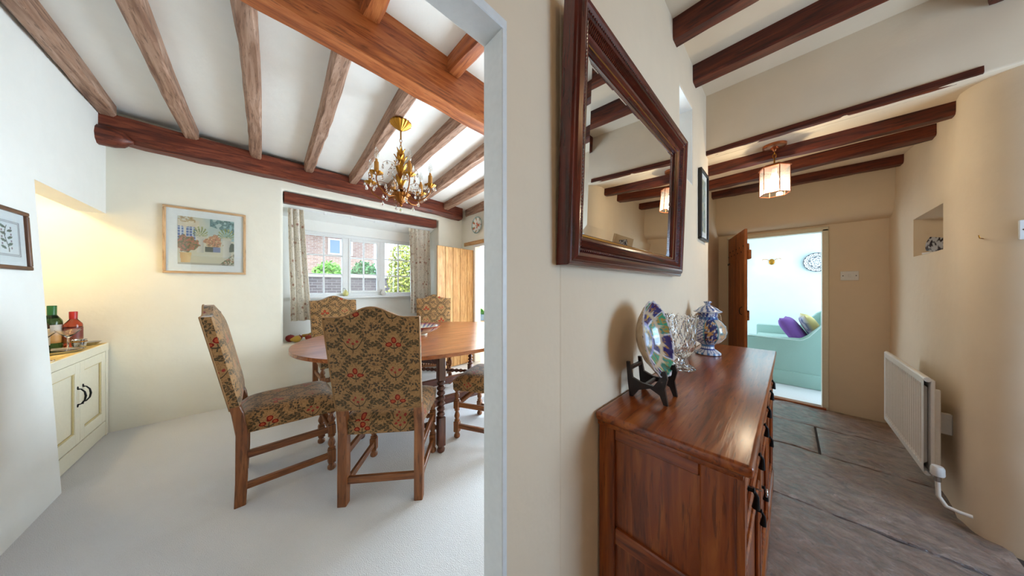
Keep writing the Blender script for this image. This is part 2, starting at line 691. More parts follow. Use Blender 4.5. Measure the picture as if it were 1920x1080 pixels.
# ---- floors
bm = new_bm(); box(bm, -1.46, 2.62, .47, 4.0, -.06, 0)
struct(obj('floor', bm, CARPET), 'ivory fitted carpet of the dining room')
bm = new_bm(); box(bm, -1.4, 4.16, -2.3, .47, -.09, -.016); box(bm, 2.57, 4.16, .47, .70, -.09, -.016)
hall_floor = struct(obj('floor_hall', bm, plain('mortar', c(58, 46, 40), .8, 0, .4)), 'brown riven flagstone floor of the hall')
rows = [(-1.35, -.55), (-.55, .2), (.2, .82), (.82, 1.5), (1.5, 2.25), (2.25, 2.99), (2.99, 3.55), (3.55, 4.12)]
cuts = [(-2.25, -1.4, -.7, .46), (-2.25, -1.2, -.1, .46), (-2.25, -1.5, -.6, .46), (-2.25, -1.1, -.45, .46), (-2.25, -1.45, -.66, .46), (-.72, .56), (-.72, -.16, .56), (-.72, .14, .56)]
for ri, ((x0, x1), ys) in enumerate(zip(rows, cuts)):
    for ci, (y0, y1) in enumerate(zip(ys, ys[1:])):
        visible = x1 > 1.5 and y1 > -1.2
        st = .02 if visible else .12
        nx, ny = max(2, int((x1 - x0) / st)), max(2, int((y1 - y0) / st))
        bm = new_bm()
        off = Vector((ri * 3.1, ci * 5.7, 0))
        g = []
        hb = random.uniform(-.003, .003)
        for i in range(nx + 1):
            row = []
            for j in range(ny + 1):
                x = x0 + .007 + (x1 - x0 - .014) * i / nx; y = y0 + .007 + (y1 - y0 - .014) * j / ny
                ed = min(x - x0, x1 - x, y - y0, y1 - y)
                e = max(0, 1 - ed / .03)
                wob = noise.noise(Vector((x * 3 + off.x, y * 3, .3))) * .012 if ed < .012 else 0
                h = noise.fractal(Vector((x * 8, y * 6, ri + ci)) + off, .7, 2.1, 5) * .0085 + hb - .012 * e * e
                row.append(bm.verts.new((x + (wob if (i in (0, nx)) else 0) * .3, y, min(h, .006))))
            g.append(row)
        for i in range(nx):
            for j in range(ny):
                bm.faces.new((g[i][j], g[i + 1][j], g[i + 1][j + 1], g[i][j + 1]))
        rim = [g[i][0] for i in range(nx + 1)] + [g[nx][j] for j in range(1, ny + 1)] + [g[i][ny] for i in range(nx - 1, -1, -1)] + [g[0][j] for j in range(ny - 1, 0, -1)]
        low = [bm.verts.new((v.co.x, v.co.y, -.03)) for v in rim]
        for k in range(len(rim)):
            bm.faces.new((rim[k], low[k], low[(k + 1) % len(rim)], rim[(k + 1) % len(rim)]))
        obj('flagstone', bm, STONE, hall_floor, smooth=60)
bm = new_bm(); box(bm, 4.16, 7.0, -2.6, 2.6, -.06, .012)
struct(obj('floor_living', bm, CARPET2), 'white carpet of the sitting room beyond the hall')
bm = new_bm(); box(bm, 2.62, 5.2, 2.2, 5.1, -.06, 0)
struct(obj('floor_kitchen', bm, plain('kitchen_tile', c(214, 196, 168), .4)), 'pale floor of the room behind the plank door')
bm = new_bm(); box(bm, 4.08, 4.165, -.26, .50, -.02, .018, .006)
struct(obj('trim_threshold', bm, wood('oak', 'y')), 'dark wooden threshold strip in the sitting room doorway')

# ---- dining room: window wall
ww = slabwall('wall_window', (0, 3.95, 0), (1, 0, 0), (0, 0, 1), (0, 1, 0), [-1.46, -.6, .18, 1.1, 2.11, 2.62],
              [-.08, .57, 1.4, 2.335, 2.80], [(.18, 2.11, .57, 2.335)], .50, CREAM, .03, 'cream plaster wall around the deep window recess')
rec = slabwall('wall_recess', (0, 4.36, 0), (1, 0, 0), (0, 0, 1), (0, 1, 0), [.16, .36, 1.88, 2.13], [.5, 1.10, 1.98, 2.40],
               [(.36, 1.88, 1.10, 1.98)], .09, WHITEP, 0, 'white plaster back of the window recess')
bm = new_bm()
prism(bm, [(4.08, 2.335), (4.08, 2.215), (4.36, 2.12), (4.36, 2.335)], lambda u, v, d: (d, u, v), .185, 2.105)
obj('soffit', bm, WHITEP, ww)
lin = beam('lintel', (.19, 4.03, 2.205), (2.075, 4.03, 2.205), .12, .115, wood('wallbeam', 'x'), ww, 3, ch=.12, label='dark brown timber lintel over the window recess')
wb = beam('wall_beam', (-1.2, 3.87, 2.46), (2.46, 3.87, 2.365), .15, .20, wood('wallbeam', 'x'), ww, 5, 24, .14, .011, label='dark red brown timber along the top of the window wall')
bm = new_bm()
secs = []
for i in range(9):
    t = i / 8
    s = 1.0 if t < .7 else math.sqrt(max(.04, 1 - ((t - .7) / .3) ** 2))
    x = -1.15 + .375 * t
    secs.append([(x, 3.80 + .062 * math.cos(a) * s * 1.1, 2.445 + .078 * math.sin(a) * s) for a in [2 * PI * k / 10 for k in range(10)]])
sweep(bm, secs)
obj('beam_stub', bm, wood('wallbeam', 'x'), ww, smooth=40, label='rounded end of a dark timber under the corner beam')

# ---- dining room: left wall with alcove
bm = new_bm()
prism(bm, [(-.86, 0), (-.905, 1.0), (-.943, 1.85), (-.944, 2.82), (-1.6, 2.82), (-1.6, -.05), (-.858, -.05)], lambda u, v, d: (u, d, v), .30, 2.985)
es = [e for e in bm.edges if all(abs(v.co.y - 2.985) < 1e-4 and v.co.x > -1.2 and v.co.z < 1.87 for v in e.verts) and abs(e.verts[0].co.z - e.verts[1].co.z) > .1]
bmesh.ops.bevel(bm, geom=es, offset=.03, segments=4, profile=.5, affect='EDGES')
wl = struct(obj('wall_left', bm, WHITEP, smooth=40), 'white uneven plaster wall at the left of the dining room')
bm = new_bm(); box(bm, -1.08, -.9435, 2.984, 3.96, 1.845, 2.82)
obj('alcove_header', bm, WHITEP, wl, smooth=50)
bm = new_bm(); box(bm, -1.6, -1.40, 2.97, 3.97, 0, 2.82); box(bm, -1.42, -1.06, 2.97, 3.97, 1.99, 2.1)
obj('alcove_lining', bm, CREAM, wl)

# ---- partition between dining room and hall
part = slabwall('wall_partition', (0, .44, 0), (1, 0, 0), (0, 0, 1), (0, 1, 0), [.60, 1.2, 1.78, 2.09, 2.57], [-.02, 1.2, 1.91, 2.42, 2.80],
                [(1.78, 2.09, 1.91, 2.42)], .26, HALLP, .012, 'cream plaster wall between the dining room and the hall')
bm = new_bm()
for q in ((1.778, 1.784, 1.91, 2.42), (2.086, 2.092, 1.91, 2.42), (1.784, 2.086, 1.908, 1.914), (1.784, 2.086, 2.416, 2.422)):
    box(bm, q[0], q[1], .446, .70, q[2], q[3])
obj('slot_lining', bm, WHITEP, part)
bm = new_bm(); box(bm, .402, .62, .442, .503, 0, 2.80)
obj('wall_end', bm, HALLP, part)
bm = new_bm(); box(bm, -1.3, .402, .442, .503, 1.822, 2.80)
obj('door_header', bm, HALLP, part)
bm = new_bm(); box(bm, .388, .403, .4385, .507, 0, 1.80, .002); box(bm, -1.2, .403, .4385, .507, 1.80, 1.823, .002)
struct(obj('trim_1', bm, WPAINT), 'white painted lining post and head of the wide opening')

# ---- east wall of the dining room
ew = slabwall('wall_east', (2.55, 0, 0), (0, 1, 0), (0, 0, 1), (1, 0, 0), [.5, 1.25, 2.75, 2.93, 3.60, 4.0], [0, .20, 1.93, 2.02, 2.80],
              [(2.93, 3.60, 0, 1.93), (1.25, 2.75, .20, 2.02)], .10, CREAM, .01, 'cream end wall with the plank doorway')
bm = new_bm(); box(bm, 2.53, 2.58, 2.80, 3.86, 1.935, 1.995, .008, 2)
obj('door_lintel', bm, wood('pine', 'y'), ew, smooth=40, label='pale wooden lintel over the plank doorway')
bm = new_bm(); box(bm, 2.545, 2.66, 3.555, 3.60, 0, 1.93, .004); box(bm, 2.545, 2.66, 2.93, 2.97, 0, 1.93, .004); box(bm, 2.545, 2.66, 2.97, 3.555, 1.89, 1.93, .004)
struct(obj('trim_2', bm, WPAINT), 'white painted frame of the plank doorway')


def window_unit(name, label, org, ud, nd, w, h, cols, rows, fr=.055, bar=.018, lights=1):
    """painted frame with mullions, glazing bars and panes; org = lower corner"""
    org, ud, nd = Vector(org), Vector(ud), Vector(nd)
    root = struct(thing(name, label, 'window'))
    if 'category' in root: del root['category']

    def bar_box(nm, u0, u1, v0, v1, d0, d1, mat, par, bev=.004):
        bm = new_bm()
        vs = box(bm, u0, u1, d0, d1, v0, v1, bev)
        for v in bm.verts:
            u, d, z = v.co
            v.co = org + ud * u + nd * d + Vector((0, 0, z))
        return obj(nm, bm, mat, par)
    bar_box('window_frame', 0, fr, 0, h, 0, .06, WPAINT, root); bar_box('window_frame', w - fr, w, 0, h, 0, .06, WPAINT, root)
    bar_box('window_frame', fr, w - fr, 0, fr, 0, .06, WPAINT, root); bar_box('window_frame', fr, w - fr, h - fr, h, 0, .06, WPAINT, root)
    mul = .075
    lw = (w - 2 * fr - (lights - 1) * mul) / lights
    for k in range(lights):
        a = fr + k * (lw + mul)
        if k: bar_box('mullion', a - mul, a, fr, h - fr, -.005, .065, WPAINT, root)
        u0, u1, v0, v1 = a, a + lw, fr, h - fr
        if lights == 3 and k == 1:
            for q in ((u0, u0 + .03, v0, v1), (u1 - .045, u1, v0, v1), (u0 + .03, u1 - .045, v0, v0 + .03), (u0 + .03, u1 - .045, v1 - .035, v1)):
                bar_box('casement', q[0], q[1], q[2], q[3], -.012, .03, WPAINT, root)
            u0, u1, v0, v1 = u0 + .03, u1 - .045, v0 + .03, v1 - .035
        for i in range(1, cols):
            x = u0 + (u1 - u0) * i / cols
            bar_box('glazing_bar', x - bar / 2, x + bar / 2, v0, v1, .012, .034, WPAINT, root, .002)
        for j in range(1, rows):
            z = v0 + (v1 - v0) * j / rows
            bar_box('glazing_bar', u0, u1, z - bar / 2, z + bar / 2, .014, .032, WPAINT, root, .002)
        for i in range(cols):
            for j in range(rows):
                x0, x1 = u0 + (u1 - u0) * i / cols, u0 + (u1 - u0) * (i + 1) / cols
                z0, z1 = v0 + (v1 - v0) * j / rows, v0 + (v1 - v0) * (j + 1) / rows
                bar_box('pane', x0, x1, z0, z1, .022, .025, PANE, root, 0)
    return root


w1 = window_unit('window_1', 'white painted three light casement window with small panes', (.36, 4.37, 1.10), (1, 0, 0), (0, 1, 0), 1.52, .88, 2, 3, .05, .018, 3)
bm = new_bm(); box(bm, .30, 1.95, 4.28, 4.39, 1.075, 1.105, .008, 2)
obj('sill_board', bm, WPAINT, w1, smooth=40)
bm = new_bm(); tube(bm, [(1.32, 4.345, 1.33), (1.32, 4.33, 1.33), (1.32, 4.325, 1.25)], .007, 8)
obj('latch', bm, WPAINT, w1, smooth=60)
window_unit('window_2', 'white glazed garden door in the dining room end wall', (2.60, 1.25, .20), (0, 1, 0), (1, 0, 0), 1.5, 1.82, 2, 4, .06, .02, 2)
window_unit('window_3', 'white hall window behind the viewer', (1.25, -2.25, .70), (1, 0, 0), (0, 1, 0), 1.15, 1.2, 2, 3)
window_unit('window_4', 'white sitting room window', (4.7, -2.55, .55), (1, 0, 0), (0, 1, 0), 1.8, 1.4, 2, 3)
window_unit('window_5', 'white sitting room garden window', (4.9, 2.49, .6), (1, 0, 0), (0, 1, 0), 1.6, 1.3, 2, 3)
window_unit('window_6', 'white window of the room behind the plank door', (3.3, 4.99, .75), (1, 0, 0), (0, 1, 0), 1.4, 1.2, 2, 3)

# ---- dining ceiling, main beam, joists
bm = new_bm()
zc = lambda x: zj(x) + .105
prism(bm, [(-1.6, zc(-1.6)), (2.65, zc(2.65)), (2.65, zc(2.65) + .08), (-1.6, zc(-1.6) + .08)], lambda u, v, d: (u, d, v), .50, 4.0)
cd = struct(obj('ceiling', bm, CEILP), 'white plaster ceiling of the dining room between the joists')
beam('main_beam', (-1.5, 1.51, zj(-1.5) - .135), (2.56, 1.51, zj(2.56) - .165), .155, .27, wood('mainbeam', 'x'), cd, 11, 30, .16, .007, label='broad orange oak beam crossing the dining ceiling')
for k in range(9):
    xw = -.90 + .435 * k
    xb = -.875 + .405 * k
    beam('joist', (xb, 1.57, zj(xb)), (xw, 3.815, zj(xw)), .088, .115, wood('joist', 'y'), cd, 20 + k, 16, .16, .006)
for k in range(6):
    xb = -.58 + .485 * k
    beam('joist', (xb, .53, zj(xb) + .01), (xb, 1.45, zj(xb) + .01), .088, .105, wood('mainbeam', 'y'), cd, 40 + k, 10, .16, .006)

# ---- hall shell
ch = new_bm(); box(ch, -1.4, 2.6, -2.3, .45, 2.70, 2.80)
hc = struct(obj('ceiling_hall', ch, HALLP), 'plaster ceiling of the hall between dark joists')
for k, xx in enumerate((-.62, -.16, .30, .75, 1.21, 1.675, 2.125)):
    beam('joist', (xx, -2.2, 2.59), (xx, .455, 2.59), .085, .12, wood('hallbeam', 'y'), hc, 60 + k, 16, .10, .005)
bm = new_bm()
box(bm, 2.30, 2.49, -.735, -.645, 2.545, 2.71, .02, 2)
obj('joist_end', bm, wood('hallbeam', 'x'), hc, smooth=40)
slabwall('wall_back', (0, -2.2, 0), (1, 0, 0), (0, 0, 1), (0, -1, 0), [-1.4, 1.25, 2.40, 2.6], [0, .70, 1.90, 2.8], [(1.25, 2.40, .70, 1.90)], .1, HALLP, 0, 'cream hall wall behind the viewer')
bm = new_bm(); box(bm, -1.4, -1.3, -2.3, .45, -.02, 2.8)
struct(obj('wall_west', bm, HALLP), 'cream hall wall to the left behind the viewer')

# right hall wall: wraps round a soft corner into the passage, with a small niche
path = [(2.50, -2.25), (2.50, -1.6), (2.505, -1.2), (2.50, -.95), (2.505, -.82), (2.515, -.75), (2.535, -.70), (2.565, -.66), (2.61, -.635), (2.68, -.625), (2.80, -.632), (2.99, -.645), (3.28, -.655), (3.57, -.650), (3.80, -.64), (4.0, -.635), (4.16, -.63)]
zs = [-.03, .25, .6, 1.0, 1.30, 1.455, 1.60, 1.735, 1.9, 2.1, 2.3, 2.8]
bm = new_bm()
V = []
for i, (x, y) in enumerate(path):
    col = []
    for z in zs:
        f = noise.noise(Vector((x * 1.7, y * 1.7, z * 1.5))) * .014
        s = max(0, .35 - z) * .05
        col.append(bm.verts.new((x + (f if i < 5 else 0) - (s if i < 8 else 0), y + (f if i > 9 and i not in (11, 12, 13) else 0) + (s * .4 if i > 8 else 0), z)))
    V.append(col)
for i in range(len(path) - 1):
    for j in range(len(zs) - 1):
        if 11 <= i < 13 and 5 <= j < 7: continue
        bm.faces.new((V[i][j], V[i + 1][j], V[i + 1][j + 1], V[i][j + 1]))
wr = struct(obj('wall_right', bm, HALLP, smooth=80), 'cream uneven plaster wall along the right of the passage')
wr.data.materials[0] = HALLP
bm = new_bm()
D = -.90
F4 = [V_ for V_ in ((2.99, -.645), (3.28, -.655), (3.57, -.650))]
front = [(x, y, z) for x, y, z in ((2.99, -.645, 1.455), (3.57, -.65, 1.455), (3.57, -.65, 1.735), (2.99, -.645, 1.735))]
back = [(3.03, D, 1.47), (3.55, D, 1.47), (3.55, D, 1.70), (3.03, D, 1.70)]
a = [bm.verts.new(p) for p in front]; b = [bm.verts.new(p) for p in back]
bm.faces.new(b)
for i in range(4): bm.faces.new((a[i], a[(i + 1) % 4], b[(i + 1) % 4], b[i]))
obj('niche', bm, HALLP, wr)
bm = new_bm()
tube(bm, [(2.572, -.662, 1.462), (2.548, -.645, 1.464), (2.542, -.641, 1.478)], .0022, 6)

obj('wall_hook', bm, BRASS, wr)

# header above the passage mouth, low passage ceiling and its beams
bm = new_bm(); box(bm, 2.49, 2.60, -.80, .46, 2.240, 2.80, .012, 3)
wh = struct(obj('wall_header', bm, HALLP, smooth=50), 'tan plaster wall above the low passage mouth')
beam('edge_beam', (2.503, -.64, 2.245), (2.503, .45, 2.236), .045, .034, wood('hallbeam', 'y'), wh, 71, 16, .1, .004, label='thin dark timber along the edge of the low ceiling')
bm = new_bm(); prism(bm, [(2.56, 2.238), (4.16, 2.325), (4.16, 2.45), (2.56, 2.45)], lambda u, v, d: (u, d, v), -.70, .70)
cp = struct(obj('ceiling_passage', bm, HALLP), 'low plaster ceiling of the passage')
for k, (xa, xb, z, w) in enumerate(((2.80, 2.76, 2.180, .075), (3.16, 3.22, 2.190, .10), (3.80, 3.72, 2.232, .09))):
    beam('joist', (xa, -.66, z), (xb, .65, z), w, .11, wood('hallbeam', 'y'), cp, 80 + k, 16, .10, .006)
# passage left side beyond the partition end, end wall, overhang
bm = new_bm(); box(bm, 2.40, 4.20, .60, .72, -.02, 2.4); box(bm, 2.40, 2.58, .45, .62, -.02, 2.4)
struct(obj('wall_passage', bm, HALLP), 'cream left wall of the passage behind the open door')
we = slabwall('wall_end', (4.12, 0, 0), (0, 1, 0), (0, 0, 1), (1, 0, 0), [-.75, -.26, .50, .75], [-.02, 1.81, 2.4], [(-.26, .50, -.02, 1.81)], .10, HALLP, .008, 'cream end wall of the passage with the sitting room doorway')
bm = new_bm()
prism(bm, [(3.97, 2.32), (3.965, 2.15), (3.96, 2.02), (3.97, 1.95), (3.99, 1.90), (4.03, 1.872), (4.08, 1.86), (4.13, 1.855), (4.13, 2.32)], lambda u, v, d: (u, d, v), -.66, .62)
obj('plaster_overhang', bm, HALLP, we, smooth=70)
bm = new_bm()
box(bm, 4.098, 4.20, -.275, -.232, 0, 1.815, .006, 2); box(bm, 4.098, 4.20, .472, .515, 0, 1.815, .006, 2); box(bm, 4.098, 4.20, -.275, .515, 1.79, 1.835, .006, 2)
struct(obj('trim_3', bm, CPAINT, smooth=40), 'cream painted frame of the sitting room doorway')

# ---- sitting room shell
def room(name, x0, x1, y0, y1, h, mat, label, skip=()):
    for nm, b in (('west', (x0, x0 + .08, y0, y1)), ('far', (x1 - .08, x1, y0, y1)), ('south', (x0, x1, y0, y0 + .08)), ('north', (x0, x1, y1 - .08, y1))):
        if nm in skip: continue
        bm = new_bm(); box(bm, b[0], b[1], b[2], b[3], -.02, h)
        struct(obj('wall_%s_%s' % (name, nm), bm, mat), label)
    bm = new_bm(); box(bm, x0, x1, y0, y1, h, h + .08)
    struct(obj('ceiling_' + name, bm, CEILP), 'white ceiling, ' + label)


room('living', 4.14, 6.88, -2.6, 2.6, 2.25, LIVP, 'pale blue white wall of the sitting room', ('west', 'south', 'north'))
bm = new_bm(); box(bm, 4.18, 4.24, -2.6, -.30, -.02, 2.25); box(bm, 4.18, 4.24, .53, 2.6, -.02, 2.25); box(bm, 4.18, 4.24, -.30, .53, 1.84, 2.25)
struct(obj('wall_living_west', bm, LIVP), 'sitting room side of the doorway wall')
slabwall('wall_living_south', (0, -2.5, 0), (1, 0, 0), (0, 0, 1), (0, -1, 0), [4.14, 4.7, 6.5, 6.88], [-.02, .55, 1.95, 2.25], [(4.7, 6.5, .55, 1.95)], .1, LIVP, 0, 'sitting room window wall')
slabwall('wall_living_north', (0, 2.5, 0), (1, 0, 0), (0, 0, 1), (0, 1, 0), [4.14, 4.9, 6.5, 6.88], [-.02, .6, 1.9, 2.25], [(4.9, 6.5, .6, 1.9)], .1, LIVP, 0, 'sitting room garden wall')
room('kitchen', 2.64, 5.2, 2.2, 5.1, 2.3, CREAM, 'cream wall of the room behind the plank door', ('west', 'north'))
slabwall('wall_kitchen_north', (0, 5.0, 0), (1, 0, 0), (0, 0, 1), (0, 1, 0), [2.64, 3.3, 4.7, 5.2], [-.02, .75, 1.95, 2.3], [(3.3, 4.7, .75, 1.95)], .1, CREAM, 0, 'window wall of the room behind the plank door')

# ================================================================== DINING FURNITURE
def sq_turned(bm, x, y, parts, sq, seg=14):
    """leg at x,y from a list of ('b',z0,z1) blocks and ('t',[(r,z)..]) turnings"""
    for p in parts:
        if p[0] == 'b': box(bm, x - sq / 2, x + sq / 2, y - sq / 2, y + sq / 2, p[1], p[2], .004)
        else: lathe(bm, p[1], seg, T(x, y, 0))


def baluster(z0, z1, r):
    h = z1 - z0
    pr = [(.55, 0), (.95, .05), (.95, .10), (.55, .14), (.62, .18), (.98, .40), (.9, .52), (.55, .74), (.5, .80), (.92, .86), (.92, .93), (.55, 1)]
    return [(r * a, z0 + h * b) for a, b in pr]


def bobbins(z0, z1, r, n):
    out = [(r * .5, z0)]
    h = (z1 - z0) / n
    for k in range(n):
        for q in (.12, .32, .5, .68, .88):
            out.append((r * (.55 + .45 * math.sin(PI * q)), z0 + h * (k + q)))
        out.append((r * .5, z0 + h * (k + 1)))
    return out


def spin(bm, prof, p0, p1, seg=12):
    """lathe profile (r, t 0..1) laid along p0-p1"""
    p0, p1 = Vector(p0), Vector(p1)
    d = p1 - p0
    m = Matrix.Translation(p0) @ d.to_track_quat('Z', 'Y').to_matrix().to_4x4()
    return lathe(bm, [(r, t * d.length) for r, t in prof], seg, m)


def chair(label):
    t = thing('dining_chair', label, 'chair', group='tapestry dining chairs round the oak table')
    wz, wy, wx = wood('chairoak', 'z'), wood('chairoak', 'y'), wood('chairoak', 'x')
    # seat: domed cushion, wider at the front
    bm = new_bm()
    nx, ny = 14, 14
    top, low = [], []
    for j in range(ny + 1):
        v = -1 + 2 * j / ny
        rt, rl = [], []
        for i in range(nx + 1):
            u = -1 + 2 * i / nx
            hw = .222 + .014 * v
            e = (1 - abs(u) ** 5) * (1 - abs(v) ** 5)
            sq = 1 - .03 * (abs(u) ** 6) * (abs(v) ** 6)
            rt.append(bm.verts.new((u * hw * sq, .005 + v * .238 * sq, .468 + .046 * e ** .6)))
            rl.append(bm.verts.new((u * (hw - .004) * sq, .005 + v * .234 * sq, .392)) if i in (0, nx) or j in (0, ny) else None)
        top.append(rt); low.append(rl)
    for j in range(ny):
        for i in range(nx):
            bm.faces.new((top[j][i], top[j][i + 1], top[j + 1][i + 1], top[j + 1][i]))
    rim_t = [top[0][i] for i in range(nx + 1)] + [top[j][nx] for j in range(1, ny + 1)] + [top[ny][i] for i in range(nx - 1, -1, -1)] + [top[j][0] for j in range(ny - 1, 0, -1)]
    rim_l = [low[0][i] for i in range(nx + 1)] + [low[j][nx] for j in range(1, ny + 1)] + [low[ny][i] for i in range(nx - 1, -1, -1)] + [low[j][0] for j in range(ny - 1, 0, -1)]
    n = len(rim_t)
    for k in range(n): bm.faces.new((rim_t[k], rim_l[k], rim_l[(k + 1) % n], rim_t[(k + 1) % n]))
    bm.faces.new(rim_l)
    obj('seat', bm, TAP, t, smooth=55)
    # back: arched slab, raked
    bm = new_bm()
    nx, nz = 24, 16
    rake = math.tan(math.radians(11.5))

    def topz(x):
        a = abs(x) / .165
        return 1.068 + (.054 * (.5 + .5 * math.cos(PI * min(1, a))) if a < 1 else 0)
    F, B = [], []
    edge = []
    for j in range(nz + 1):
        s = j / nz
        fr, br = [], []
        for i in range(nx + 1):
            u = -1 + 2 * i / nx
            x = u * (.226 + .012 * s)
            z = .545 + (topz(x) - .545) * s
            e = (1 - abs(u) ** 6) * (1 - abs(2 * s - 1) ** 8)
            y0 = -.262 - (z - .545) * rake
            fr.append(bm.verts.new((x, y0 + .040 + .022 * e, z)))
            br.append(bm.verts.new((x, y0 - .006 * e, z)))
        F.append(fr); B.append(br)
    for j in range(nz):
        for i in range(nx):
            bm.faces.new((F[j][i], F[j][i + 1], F[j + 1][i + 1], F[j + 1][i]))
            bm.faces.new((B[j][i], B[j + 1][i], B[j + 1][i + 1], B[j][i + 1]))
    loopv = lambda G: [G[0][i] for i in range(nx + 1)] + [G[j][nx] for j in range(1, nz + 1)] + [G[nz][i] for i in range(nx - 1, -1, -1)] + [G[j][0] for j in range(nz - 1, 0, -1)]
    LF, LB = loopv(F), loopv(B)
    n = len(LF)
    for k in range(n): bm.faces.new((LF[k], LB[k], LB[(k + 1) % n], LF[(k + 1) % n]))
    pipe = [v.co.copy() for v in LB]
    br = obj('backrest', bm, TAP, t, smooth=50)
    bm = new_bm(); tube(bm, pipe, .0038, 6, True)
    obj('piping', bm, plain('piping_cord', c(150, 112, 72), .9), br, smooth=80)
    # rear legs run up into the back
    for s in (-1, 1):
        bm = new_bm()
        secs = []
        for y, z, hw in ((-.222, 0, .024), (-.216, .15, .025), (-.215, .40, .025), (-.232, .52, .024), (-.243, .56, .022)):
            x = s * .206
            secs.append([(x - .024, y - hw, z), (x + .024, y - hw, z), (x + .024, y + hw, z), (x - .024, y + hw, z)])
        sweep(bm, secs)
        bmesh.ops.bevel(bm, geom=[e for e in bm.edges if abs(e.verts[0].co.z - e.verts[1].co.z) > .01], offset=.004, segments=1, affect='EDGES')
        obj('leg', bm, wz, t)
        bm = new_bm()
        sq_turned(bm, s * .208, .208, [('t', [(.017, 0), (.024, .008), (.025, .022), (.016, .038), (.02, .05)]), ('b', .048, .135), ('t', baluster(.135, .238, .023)), ('b', .238, .302), ('t', baluster(.302, .395, .023))], .044)
        obj('leg', bm, wz, t, smooth=40)
        for z in (.078, .252):
            bm = new_bm(); box(bm, s * .207 - .011, s * .207 + .011, -.2, .2, z, z + .036, .003)
            obj('stretcher', bm, wy, t)
    bm = new_bm(); box(bm, -.19, .19, -.228, -.204, .112, .150, .003)
    obj('stretcher', bm, wx, t)
    bm = new_bm()
    pr = [(.011, 0), (.018, .05)] + [(.012 + .010 * abs(math.sin(k * PI / 2)), .08 + .84 * k / 22) for k in range(23)] + [(.018, .95), (.011, 1)]
    spin(bm, pr, (-.19, .208, .27), (.19, .208, .27))
    obj('front_stretcher', bm, wx, t, smooth=50)
    return t


# (rear-leg based positions read from the floor)
def face(dx, dy): return math.atan2(dy, dx) - PI / 2


ch1 = chair('tapestry dining chair in profile on the left, beside the bare wall')
ch1.location = (.137, 2.335, 0); ch1.rotation_euler = (0, 0, face(1, 0.0))
dup(ch1, (.635, 1.787, 0), face(.60, .80), 'tapestry dining chair nearest the viewer, its back turned to us')
dup(ch1, (.66, 3.52, 0), face(.03, -1), 'tapestry dining chair behind the table below the left window pane')
dup(ch1, (1.665, 3.27, 0), face(-.47, -.88), 'tapestry dining chair behind the table in front of the plank door')
dup(ch1, (1.44, 1.78, 0), face(-.46, .89), 'tapestry dining chair half hidden by the white post')

# ---- gateleg table
tb = thing('dining_table', 'large oval oak gateleg table with turned legs', 'table', (1.25, 2.58, 0), -.10)
SA, SB = 1.10, .92
cutsv = [-SB, -.62, -.30, .30, .62, SB]
for k in range(5):
    v0, v1 = cutsv[k] + .0012, cutsv[k + 1] - .0012
    pts = []
    N = 26
    for i in range(N + 1):
        v = v0 + (v1 - v0) * i / N
        v = max(-SB, min(SB, v))
        pts.append((SA * math.sqrt(max(0, 1 - (v / SB) ** 2)), v))
    poly = pts + [(-u, v) for u, v in reversed(pts)]
    out = []
    for p in poly:
        if not out or (abs(p[0] - out[-1][0]) + abs(p[1] - out[-1][1])) > 1e-5: out.append(p)
    if (abs(out[0][0] - out[-1][0]) + abs(out[0][1] - out[-1][1])) < 1e-5: out.pop()
    bm = new_bm(); prism(bm, out, lambda u, v, d: (u, v, d), .718, .745)
    obj('table_board', bm, wood('tableoak', 'x'), tb)
LEG = [('t', [(.016, 0), (.026, .008), (.03, .024), (.022, .04), (.016, .046), (.02, .052)]), ('b', .05, .265), ('t', bobbins(.265, .535, .031, 7)), ('b', .535, .718)]
for sx in (-1, 1):
    for sy in (-1, 1):
        bm = new_bm(); sq_turned(bm, sx * .64, sy * .255, LEG, .056)
        obj('leg', bm, wood('darkoak', 'z'), tb, smooth=45)
        gx, gy = {(-1, -1): (-.20, -.82), (1, -1): (.62, -.70), (-1, 1): (-.24, .81), (1, 1): (.06, .80)}[sx, sy]
        bm = new_bm(); sq_turned(bm, gx, gy, LEG, .054)
        obj('gate_leg', bm, wood('darkoak', 'z'), tb, smooth=45)
        # gate rails from the frame to the gate leg
        for z in (.655, .10):
            p0, p1 = Vector((sx * .60, sy * .27, z)), Vector((gx, gy, z))
            bm = new_bm()
            if z > .3:
                d = (p1 - p0).normalized(); s = Vector((-d.y, d.x, 0)) * .012
                sweep(bm, [[p - s, p + s, p + s + Vector((0, 0, .05)), p - s + Vector((0, 0, .05))] for p in (p0, p1)])
            else:
                pr = [(.013, 0), (.02, .04)] + [(.013 + .012 * abs(math.sin(k * PI / 2)), .07 + .86 * k / 24) for k in range(25)] + [(.02, .96), (.013, 1)]
                spin(bm, pr, p0 + Vector((0, 0, .08)), p1 + Vector((0, 0, .08)))
            obj('gate_rail', bm, wood('darkoak', 'x'), tb, smooth=45)
    bm = new_bm(); box(bm, sx * .64 - .014, sx * .64 + .014, -.24, .24, .61, .716, .003)
    obj('apron', bm, wood('darkoak', 'y'), tb)
    bm = new_bm(); box(bm, sx * .64 - .02, sx * .64 + .02, -.24, .24, .10, .15, .004)
    obj('stretcher', bm, wood('darkoak', 'y'), tb)
for sy in (-1, 1):
    bm = new_bm(); box(bm, -.62, .62, sy * .255 - .014, sy * .255 + .014, .61, .716, .003)
    obj('apron', bm, wood('darkoak', 'x'), tb)
    bm = new_bm(); box(bm, -.62, .62, sy * .255 - .022, sy * .255 + .022, .09, .165, .004)
    obj('stretcher', bm, wood('darkoak', 'x'), tb)

